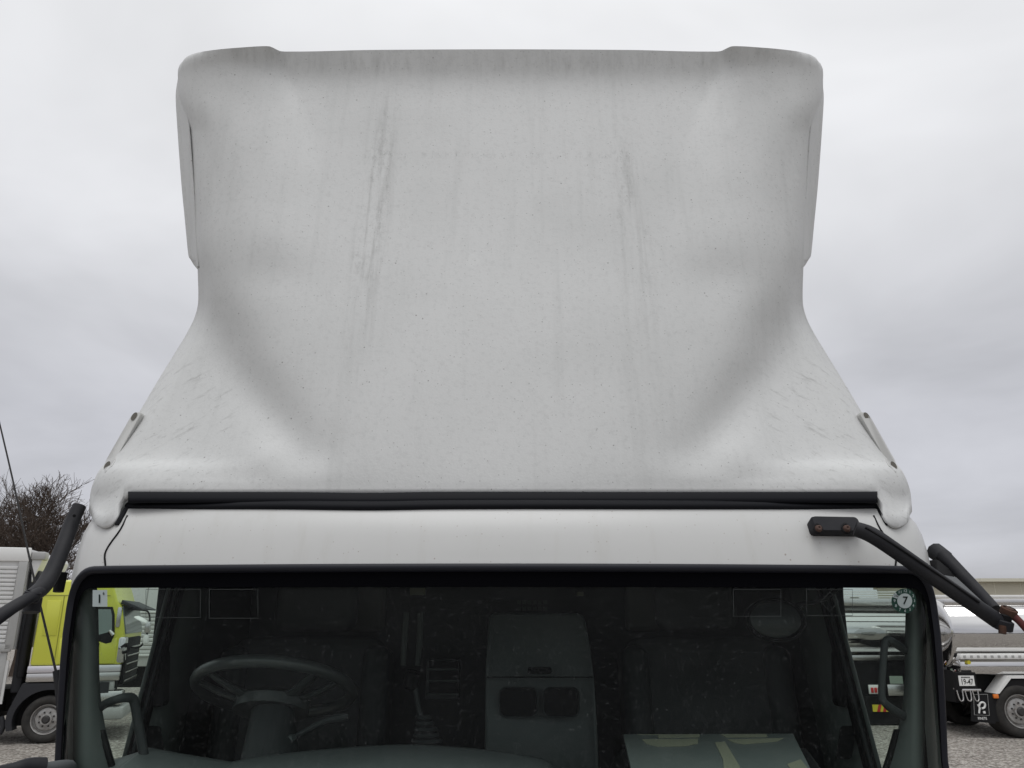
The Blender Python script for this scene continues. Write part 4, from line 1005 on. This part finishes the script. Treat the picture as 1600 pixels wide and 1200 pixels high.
add_box('chassis', (-9.5, 0.5, 0.55), (0.9, 1.9, 0.95), M_blk, yt)
add_box('cab_floor', (xr, 0.1, 0.95), (XF, 2.4, 1.4), M_blk, yt)
# cargo body
xb = f(41, 900)[0]; x0b = xb-9.2
cb = add_box('cargo_body', (x0b, 0.02, 1.70), (xb, 2.45, 3.60), M_alu, yt)
mb = MB(); louvre(mb, x0b+0.1, xb-0.17, 1.82, 3.28, 0.077, 0.015, 0.03); mb.build('corrugated_side', M_alu, cb, local=True, ang=20)
add_box('top_rail', (x0b, -0.035, 3.36), (xb+0.02, 0.02, 3.63), M_wht, cb, 0.02)
add_box('corner_post', (xb-0.16, -0.04, 1.70), (xb, 0.02, 3.36), M_gry, cb, 0.01)
add_box('bottom_rail', (x0b, -0.04, 1.66), (xb-0.05, 0.02, 1.80), M_gry, cb, 0.01)
add_prism('front_deflector', [(50, 862), (66, 866), (68, 872), (49, 910)], f, 0.05, 2.3, M_alu, cb, 0.01)
add_box('corner_cap', (xb+0.02, 0.0, 3.40), (xb+0.28, 0.3, 3.56), M_gry, cb, 0.03)
# gap: intake stack and frame
add_box('intake_stack', (xb+0.02, 0.12, 0.9), (xb+0.20, 0.5, 3.2), M_fen, yt, 0.04)
add_tube('intake_pipe', [(xb+0.16, 0.1, 1.2), (xb+0.15, 0.1, 2.0), (xb+0.18, 0.12, 2.8)], 0.07, M_blk, yt, 10, 2)
# under the body
for q in (0.1, 0.35, 0.9): add_box('side_gate_post', (xb-q-0.12, 0.0, 0.75), (xb-q, 0.05, 1.66), M_gry, yt, 0.01)
add_box('side_gate', (xb-3.2, 0.02, 0.72), (xb-0.05, 0.06, 1.5), M_alu, yt)
add_box('marker_lamp', (xb-0.30, -0.03, 0.83), (xb-0.12, 0.0, 0.93), M_orl, yt, 0.01)
add_box('tool_box', (xb-1.6, 0.1, 0.45), (xb-0.1, 0.8, 0.74), M_blk, yt, 0.02)
add_tube('mud_bracket', [(-0.78, 0.05, 0.5), (-0.72, 0.05, 0.32), (-0.76, 0.05, 0.2)], 0.05, M_fen, yt, 8, 2)
for xx in (-5.6, -6.9):
    wheel(yt, xx, 0.05, 0.425, 0.3, -1, 8, local=True)

# --- second box truck behind the yellow one
wl = (float(W(300, 1130, 22)[0]), 22.0, 0.0)
wt = ROOT('white_box_truck', wl, 'white box truck with corrugated lower side, behind the yellow cab', 'truck'); f = PLANE(wl, 0)
x0b, xb = f(120, 1000)[0], f(330, 1000)[0]+3.5
zc0, zc1 = f(230, 1022)[1], f(230, 958)[1]
cb = add_box('cargo_body', (x0b, 0.05, 1.05), (xb, 2.4, 3.75), M_alu, wt, 0.03)
mb = MB(); louvre(mb, x0b+0.1, xb-0.2, zc0, zc1, 0.095, 0.045, 0.03); mb.build('corrugated_side', M_alu, cb, local=True, ang=20)
add_box('upper_rail', (x0b, 0.0, zc1), (xb, 0.05, zc1+0.06), M_wht, cb, 0.01)
add_box('lower_rail', (x0b, 0.0, zc0-0.06), (xb, 0.05, zc0), M_wht, cb, 0.01)
add_tube('panel_joint', [f(226, 955)[:1]+(0.045,)+(zc1+0.05,), f(226, 955)[:1]+(0.045,)+(3.7,)], 0.012, M_gry, cb, 6, 0)
add_box('chassis', (x0b+0.1, 0.5, 0.5), (xb+1.5, 1.9, 1.0), M_blk, wt)
cw = MB().prism([(xb+0.15, 0.5), (xb+0.15, 2.7), (xb+1.6, 2.65), (xb+1.85, 1.6), (xb+1.85, 0.5)], 0.05, 2.35).build('cab', M_wht, wt, 0.06, 3, local=True)
MB().prism([(xb+0.75, 1.75), (xb+0.75, 2.4), (xb+1.5, 2.4), (xb+1.68, 1.75)], 0.03, 0.08).build('side_window', M_win, cw, local=True)
for xx in (f(247, 1086)[0], xb+1.0): wheel(wt, xx, 0.1, 0.44, 0.28, -1, 8, local=True)

# --- tank trucks on the right
def tank(parent, x0, x1, zc_, r, y0, mat, bands=(), dome=0.28):
    yc_ = y0+r; mb_ = MB(); prof = []
    for a in np.linspace(0, 90, 8): prof.append((max(r*math.sin(R_(a)), 0.001), x0-dome*math.cos(R_(a))))
    for a in np.linspace(90, 0, 8): prof.append((max(r*math.sin(R_(a)), 0.001), x1+dome*math.cos(R_(a))))
    mb_.lathe(prof, (0, yc_, zc_), 'x', 64); o_ = mb_.build('tank', mat, parent, local=True, ang=50)
    for xb_ in bands:
        MB().lathe([(r+0.002, -0.03), (r+0.012, -0.02), (r+0.012, 0.02), (r+0.002, 0.03)], (xb_, yc_, zc_), 'x', 48).build('tank_band', M_chr2, o_, local=True)
    return o_
# nearer tanker (right edge)
t2 = (float(W(1598, 1155, 16.9)[0]), 16.9, 0.0)
tk = ROOT('polished_tank_truck', t2, 'polished tank truck with 19-47 number plate at the right edge', 'tank truck'); f = PLANE(t2, 0)
xl = f(1494, 1000)[0]; z0, z1 = f(1560, 1046)[1], f(1560, 936)[1]
tb = tank(tk, xl+0.02, xl+8.5, (z0+z1)/2, (z1-z0)/2, 0.05, M_chr, [xl+2.2, xl+4.4, xl+6.5], 0.10)
add_box('top_walkway', (xl+0.05, 0.35, z1-0.13), (xl+8.4, 1.25, z1+0.02), M_chr2, tk, 0.03)
add_box('walkway_rail', (xl-0.18, 0.33, z1+0.03), (xl+8.4, 0.38, z1+0.09), M_wht, tk, 0.01)
ztp = f(1550, 1026)[1]
rl = add_box('side_rail', (xl+0.03, -0.02, ztp-0.05), (xl+8.5, 0.12, ztp+0.055), M_wht, tk, 0.015)
for i in range(60): add_box('rail_stud', (xl+0.08+i*0.14, -0.032, ztp-0.02), (xl+0.13+i*0.14, -0.02, ztp+0.025), M_gry, rl)
add_box('tank_skirt', (xl+0.05, 0.1, ztp-0.36), (xl+8.4, 0.7, ztp-0.05), M_chr, tk, 0.08)
ml = add_tube('marker_lamp', [f(1515, 1035)[:1]+(0.02,)+f(1515, 1035)[1:], f(1515, 1035)[:1]+(0.1,)+f(1515, 1035)[1:]], 0.04, M_ylens, tk, 12, 0)
add_box('chassis', (xl+0.05, 0.45, 0.62), (xl+9.5, 1.9, ztp-0.30), M_blk, tk)
npx0, npz0 = f(1498.5, 1071.5); npx1, npz1 = f(1520, 1055.5)
npl = add_box('number_plate', (npx0, -0.03, npz0), (npx1, -0.015, npz1), M_wht, tk)
V2, Fc = text2d('19-47', 0.135); cxn, czn = (npx0+npx1)/2, (npz0+npz1)/2
MESH('plate_number', [(cxn+a*0.8, -0.032, czn-0.025+b_*1.15) for a, b_ in V2], Fc, M_ink, npl, smooth=False, local=True)
mb = MB()
for i in range(7): mb.box((npx0+0.05+i*0.026, -0.033, npz1-0.045), (npx0+0.068+i*0.026, -0.031, npz1-0.02))
mb.build('plate_characters', M_ink, npl, local=True)
add_box('plate_mount', (npx0-0.03, -0.012, npz0-0.12), (npx1+0.05, 0.15, npz1+0.06), M_blk, tk)
# frame, step rails, mudflap with emblem
st = add_box('rear_step', (xl-0.06, -0.06, f(1500, 1080)[1]), (xl+0.32, 0.3, f(1500, 1076)[1]), M_chr2, tk, 0.01)
for px in (1493, 1505.5, 1517):
    a = f(px-1, 1078); b_ = f(px+1, 1093)
    add_tube('step_loop', [(a[0], -0.07, a[1]), (a[0]+0.03, -0.08, b_[1]), (a[0]+0.10, -0.08, b_[1]), (a[0]+0.11, -0.07, a[1])], 0.012, M_chr2, st, 6, 3)
mf = add_prism('mudflap', [(1517, 1081), (1550, 1083), (1556, 1131), (1518, 1127)], f, -0.02, 0.0, M_blk, tk)
pf = [(1521, 1085), (1543, 1085), (1546, 1118), (1522.5, 1117)]
q = [f(x, y, -0.024) for x, y in pf]
add_tube('flap_border', [(a, -0.024, b_) for a, b_ in q+q[:1]], 0.005, M_gry, mf, 5, 0)
ec = lambda x, y: (f(x, y, -0.026)[0], -0.03, f(x, y, -0.026)[1])
ring3 = [ec(1534.5+4.5*math.cos(a), 1102-4.8*math.sin(a)) for a in np.linspace(R_(-100), R_(190), 14)]
add_tube('emblem_stroke', ring3, 0.019, M_wht, mf, 6, 0)
add_tube('emblem_stroke', [ec(1527.5, 1101), ec(1530, 1105), ec(1531, 1108)], 0.018, M_wht, mf, 6, 2)
add_tube('emblem_stroke', [ec(1530.5, 1105), ec(1529.7, 1114.5)], 0.018, M_wht, mf, 6, 0)
add_tube('emblem_dot', [ec(1537.2, 1111), ec(1538, 1114.5)], [0.024, 0.026], M_wht, mf, 8, 0)
V2, Fc = text2d('PINETE', 0.058); c0 = f(1534, 1122.5)
MESH('flap_lettering', [(c0[0]+a, -0.024, c0[1]+b_*1.2) for a, b_ in V2], Fc, M_wht, mf, smooth=False, local=True)
p3 = [f(x, y, -0.03) for x, y in ((1557, 1084), (1577, 1056), (1640, 1056))]
mb = MB(); mb.prism([p3[0], p3[1], p3[2], (p3[2][0], p3[2][1]-0.05), (p3[1][0]+0.03, p3[1][1]-0.05), (p3[0][0]+0.06, p3[0][1])], -0.03, 0.4)
fd = mb.build('angled_fender', M_wht, tk, local=True)
add_prism('fender_inner', [(1562, 1085), (1579, 1062), (1640, 1062), (1640, 1085)], f, 0.0, 0.5, M_blk, fd)
a = f(1551, 1091); b_ = f(1558, 1084.5); add_box('side_lamp', (a[0], -0.05, a[1]), (b_[0], 0.0, b_[1]), M_orl, tk, 0.01)
wheel(tk, 0.05, 0.0, 0.5, 0.5, -1, 10, local=True)
wheel(tk, 1.35, 0.0, 0.5, 0.5, -1, 10, local=True)
wheel(tk, 0.0, 2.4, 0.5, 0.5, 1, 8, local=True, full=False)
add_box('rear_panel', f(1545, 1100)[:1]+(0.0,)+(f(1545, 1128)[1],), (f(1566, 1100)[0], 0.3, f(1566, 1088)[1]), M_blk, tk)
# farther tanker seen through the passenger window
t1 = (float(W(1400, 1135, 18.8)[0]), 18.8, 0.0)
tk1 = ROOT('chrome_tank_trailer', t1, 'chrome tank trailer with red rear lamps, seen through the passenger window', 'tank truck'); f = PLANE(t1, 0)
z0, z1 = f(1380, 1043)[1], f(1380, 940)[1]; xe = f(1478, 1000)[0]; xs_ = f(1180, 1000)[0]-3.0
tb1 = tank(tk1, xs_, xe, (z0+z1)/2, (z1-z0)/2, 0.1, M_chr, [xs_+1.6, xs_+3.2, xs_+4.9], 0.2)
add_box('top_walkway', (xs_+0.2, 0.25, z1-0.10), (xe-0.1, 1.2, z1+0.08), M_chr2, tk1, 0.03)
for i in range(3): add_box('walkway_bar', (xs_+0.2, 0.22, z1+0.10+i*0.055), (xe-0.15, 0.26, z1+0.125+i*0.055), M_wht, tk1)
add_tube('hose_rail', [(xs_+0.2, 0.04, z1-0.32), (xe-0.3, 0.04, z1-0.32)], 0.018, M_chr2, tk1, 8, 0)
add_box('lower_rail', (xs_, 0.02, f(1380, 1032)[1]), (xe-0.1, 0.2, f(1380, 1024)[1]), M_chr2, tk1, 0.01)
add_box('chassis', (xs_-0.5, 0.4, 0.55), (xe-0.05, 2.0, z0+0.1), M_blk, tk1)
add_box('rear_guard', (f(1356, 1100)[0], 0.05, f(1380, 1132)[1]), (f(1432, 1100)[0], 0.4, f(1380, 1089)[1]), M_blk, tk1)
bm_ = add_box('rear_bumper', (f(1386, 1080)[0], -0.05, f(1380, 1087)[1]), (f(1440, 1080)[0], 0.1, f(1380, 1069)[1]), M_chr2, tk1, 0.02)
lp = add_box('lamp_panel', (f(1357, 1080)[0], -0.05, f(1360, 1084)[1]), (f(1376, 1080)[0], 0.0, f(1360, 1070)[1]), M_wht, tk1, 0.01)
for px in (1361, 1366.5, 1372): add_box('rear_lamp', (f(px-2, 1078)[0], -0.075, f(1360, 1082)[1]), (f(px+2, 1078)[0], -0.05, f(1360, 1074)[1]), M_redl, lp, 0.008)
pl2 = add_box('rear_plate', (f(1391, 1080)[0], -0.06, f(1400, 1068)[1]), (f(1411, 1080)[0], -0.04, f(1400, 1056)[1]), MAT('green_plate', (0.30, 0.36, 0.30), 0.6), tk1)
rs = add_box('reflector_board', (f(1363, 1105)[0], -0.02, f(1370, 1112)[1]), (f(1388, 1105)[0], 0.0, f(1370, 1101)[1]), M_ylens, tk1)
a0 = f(1369, 1106)[0]; za, zb_ = f(1370, 1112)[1], f(1370, 1101)[1]
for i in range(2): MESH('stripe', [(a0+0.13*i, -0.023, za), (a0+0.07+0.13*i, -0.023, za), (a0+0.12+0.13*i, -0.023, zb_), (a0+0.05+0.13*i, -0.023, zb_)], [(0, 1, 2, 3)], M_redl, rs, smooth=False, local=True)
stt = add_box('end_valve_box', (f(1466, 1060)[0], 0.2, f(1466, 1086)[1]), (f(1491, 1060)[0], 0.8, f(1466, 1075)[1]), M_chr2, tk1, 0.02)
mb = MB(); mb.lathe([(0.3, 0.0), (0.46, -0.02), (0.5, 0.03), (0.5, 0.22), (0.46, 0.27), (0.3, 0.25)], (f(1482, 1100)[0], 0.5, f(1482, 1118, 0.2)[1]), 'z', 40)
mb.build('spare_tyre', M_tyre, tk1, local=True)
for xx in (f(1290, 1100)[0], f(1290, 1100)[0]-1.3, f(1430, 1100)[0]+0.5):
    wheel(tk1, xx, 0.15, 0.5, 0.5, -1, 8, local=True, full=False)

# ------------------------------------------------------------------ building
bl = (float(W(1540, 964, 42)[0]), 42.0, 0.0)
M_wall = MAT('beige_cladding', (0.50, 0.47, 0.38), 0.7, 0, 0.2, var=(0.5, 0.4, (0.44, 0.42, 0.34)))
M_eave = MAT('pale_eave', (0.62, 0.60, 0.50), 0.6, 0, 0.2)
hs = ROOT('low_beige_building', bl, 'low beige flat-roofed building behind the tank truck', 'building'); f = PLANE(bl, 0)
ze = f(1540, 909)[1]
wll = MB().box((0, 0, 0), (22, 12, ze)).build('wall', M_wall, hs, local=True)
mb = MB(); mb.add([(-2.6, 6, 0), (0, 0, 0), (0, 12, 0), (-2.6, 6, ze), (0, 0, ze), (0, 12, ze)], [(0, 1, 4, 3), (0, 3, 5, 2), (3, 4, 5)]); mb.build('end_wall', M_wall, hs, local=True)
mb = MB(); mb.add([(-2.9, 6, ze), (-0.1, -0.3, ze), (22.3, -0.3, ze), (22.3, 12.3, ze), (-0.1, 12.3, ze), (-2.9, 6, ze+0.22), (-0.1, -0.3, ze+0.16), (22.3, -0.3, ze+0.16), (22.3, 12.3, ze+0.16), (-0.1, 12.3, ze+0.16)],
                  [(0, 1, 6, 5), (1, 2, 7, 6), (2, 3, 8, 7), (3, 4, 9, 8), (4, 0, 5, 9), (5, 6, 7, 8, 9), (4, 3, 2, 1, 0)]); mb.build('roof', M_eave, hs, local=True)
for i in range(16): add_box('cladding_joint', (0.7+i*1.35, -0.012, 0.1), (0.73+i*1.35, 0.0, ze-0.02), M_eave, wll)
for i in range(5):
    wo = add_box('window', (1.6+i*4.05, -0.05, 1.0), (3.2+i*4.05, 0.02, 2.1), M_eave, hs); add_box('pane', (1.68+i*4.05, -0.06, 1.08), (3.12+i*4.05, 0.0, 2.02), M_win, wo)

# ------------------------------------------------------------------ far-off wood, added as surroundings and for dark reflections in the tanks
M_wood = MAT('added_winter_wood', (0.06, 0.058, 0.045), 0.95, 0, 0.1, var=(0.35, 0.8, (0.11, 0.095, 0.075)))
rw = random.Random(3); mb = MB()
for i in range(420):
    a = 2*math.pi*i/420+rw.uniform(-0.01, 0.01); rr_ = rw.uniform(105, 125); hh_ = rw.uniform(2.6, 5.2); wr = rw.uniform(1.4, 2.4)
    prof = []
    for q in np.linspace(0, 1, 7): prof.append((wr*math.sqrt(max(0.02, 1-q**2.2))*rw.uniform(0.75, 1.2), hh_*q))
    mb.lathe(prof, (rr_*math.sin(a), rr_*math.cos(a), -0.1), 'z', 7)
fw = mb.build('added_distant_wood', M_wood, None, local=True); fw['kind'] = 'stuff'; fw['label'] = 'added low far-off winter wood along the horizon'; fw['category'] = 'wood'

# ------------------------------------------------------------------ bare trees
M_bark = MAT('winter_bark', (0.075, 0.058, 0.048), 0.9, 0, 0.1, var=(3, 0.5, (0.12, 0.095, 0.08)))
def bare_tree(name, loc, label, seed, h, lean, spread):
    rnd = random.Random(seed); root = ROOT(name, loc, label, 'tree', 'bare trees behind the box body')
    tr, br = MB(), MB()
    def branch(mb_, p, d, ln, r, lev):
        n = 4 if lev < 3 else 3; pts = [np.array(p)]; d = np.array(d, float)
        for i in range(n):
            d = d+np.array([rnd.gauss(0, 0.13) for _ in range(3)])+np.array((0, 0, 0.07)); d /= np.linalg.norm(d); pts.append(pts[-1]+d*ln/n)
        rad = np.linspace(r, r*0.55, n+1)
        mb_.tube(pts, rad, 6 if lev < 2 else 3)
        if lev >= 6: return
        nb = (4, 6, 6, 4, 4, 3)[lev]
        for i in range(nb):
            q = rnd.uniform(0.35, 1.0); k = min(n-1, int(q*n)); sp_ = pts[k]+(pts[k+1]-pts[k])*(q*n-k)
            ax_ = np.array([rnd.gauss(0, 1) for _ in range(3)]); ax_ -= d*ax_.dot(d); ax_ /= np.linalg.norm(ax_)
            an_ = rnd.uniform(0.35, 0.85); nd = d*math.cos(an_)+ax_*math.sin(an_)*np.array((spread, 1, 0.8)); nd[2] = nd[2]+0.12
            branch(br, sp_, nd/np.linalg.norm(nd), ln*rnd.uniform(0.52, 0.78), max(r*0.55*(1-0.35*q), 0.009), lev+1)
    branch(tr, (loc[0], loc[1], -0.1), (lean, 0, 1), h*0.36, h*0.026, 0)
    tr.build('trunk', M_bark, root, ang=60); br.build('crown', M_bark, root, ang=60)
tl_ = [(38, 34, 10.2, 0.25, 1.3, 'bare tree with fanned limbs between antenna and mirror arm'), (-32, 36, 10.0, 0.05, 1.25, 'bare leafless tree at the left frame edge above the box body')]
for i, (px, Y_, h, ln_, spd, lab) in enumerate(tl_):
    p = W(px, 964, Y_); bare_tree('bare_tree', (float(p[0]), Y_, 0.0), lab, 11+i*5, h, ln_, spd)
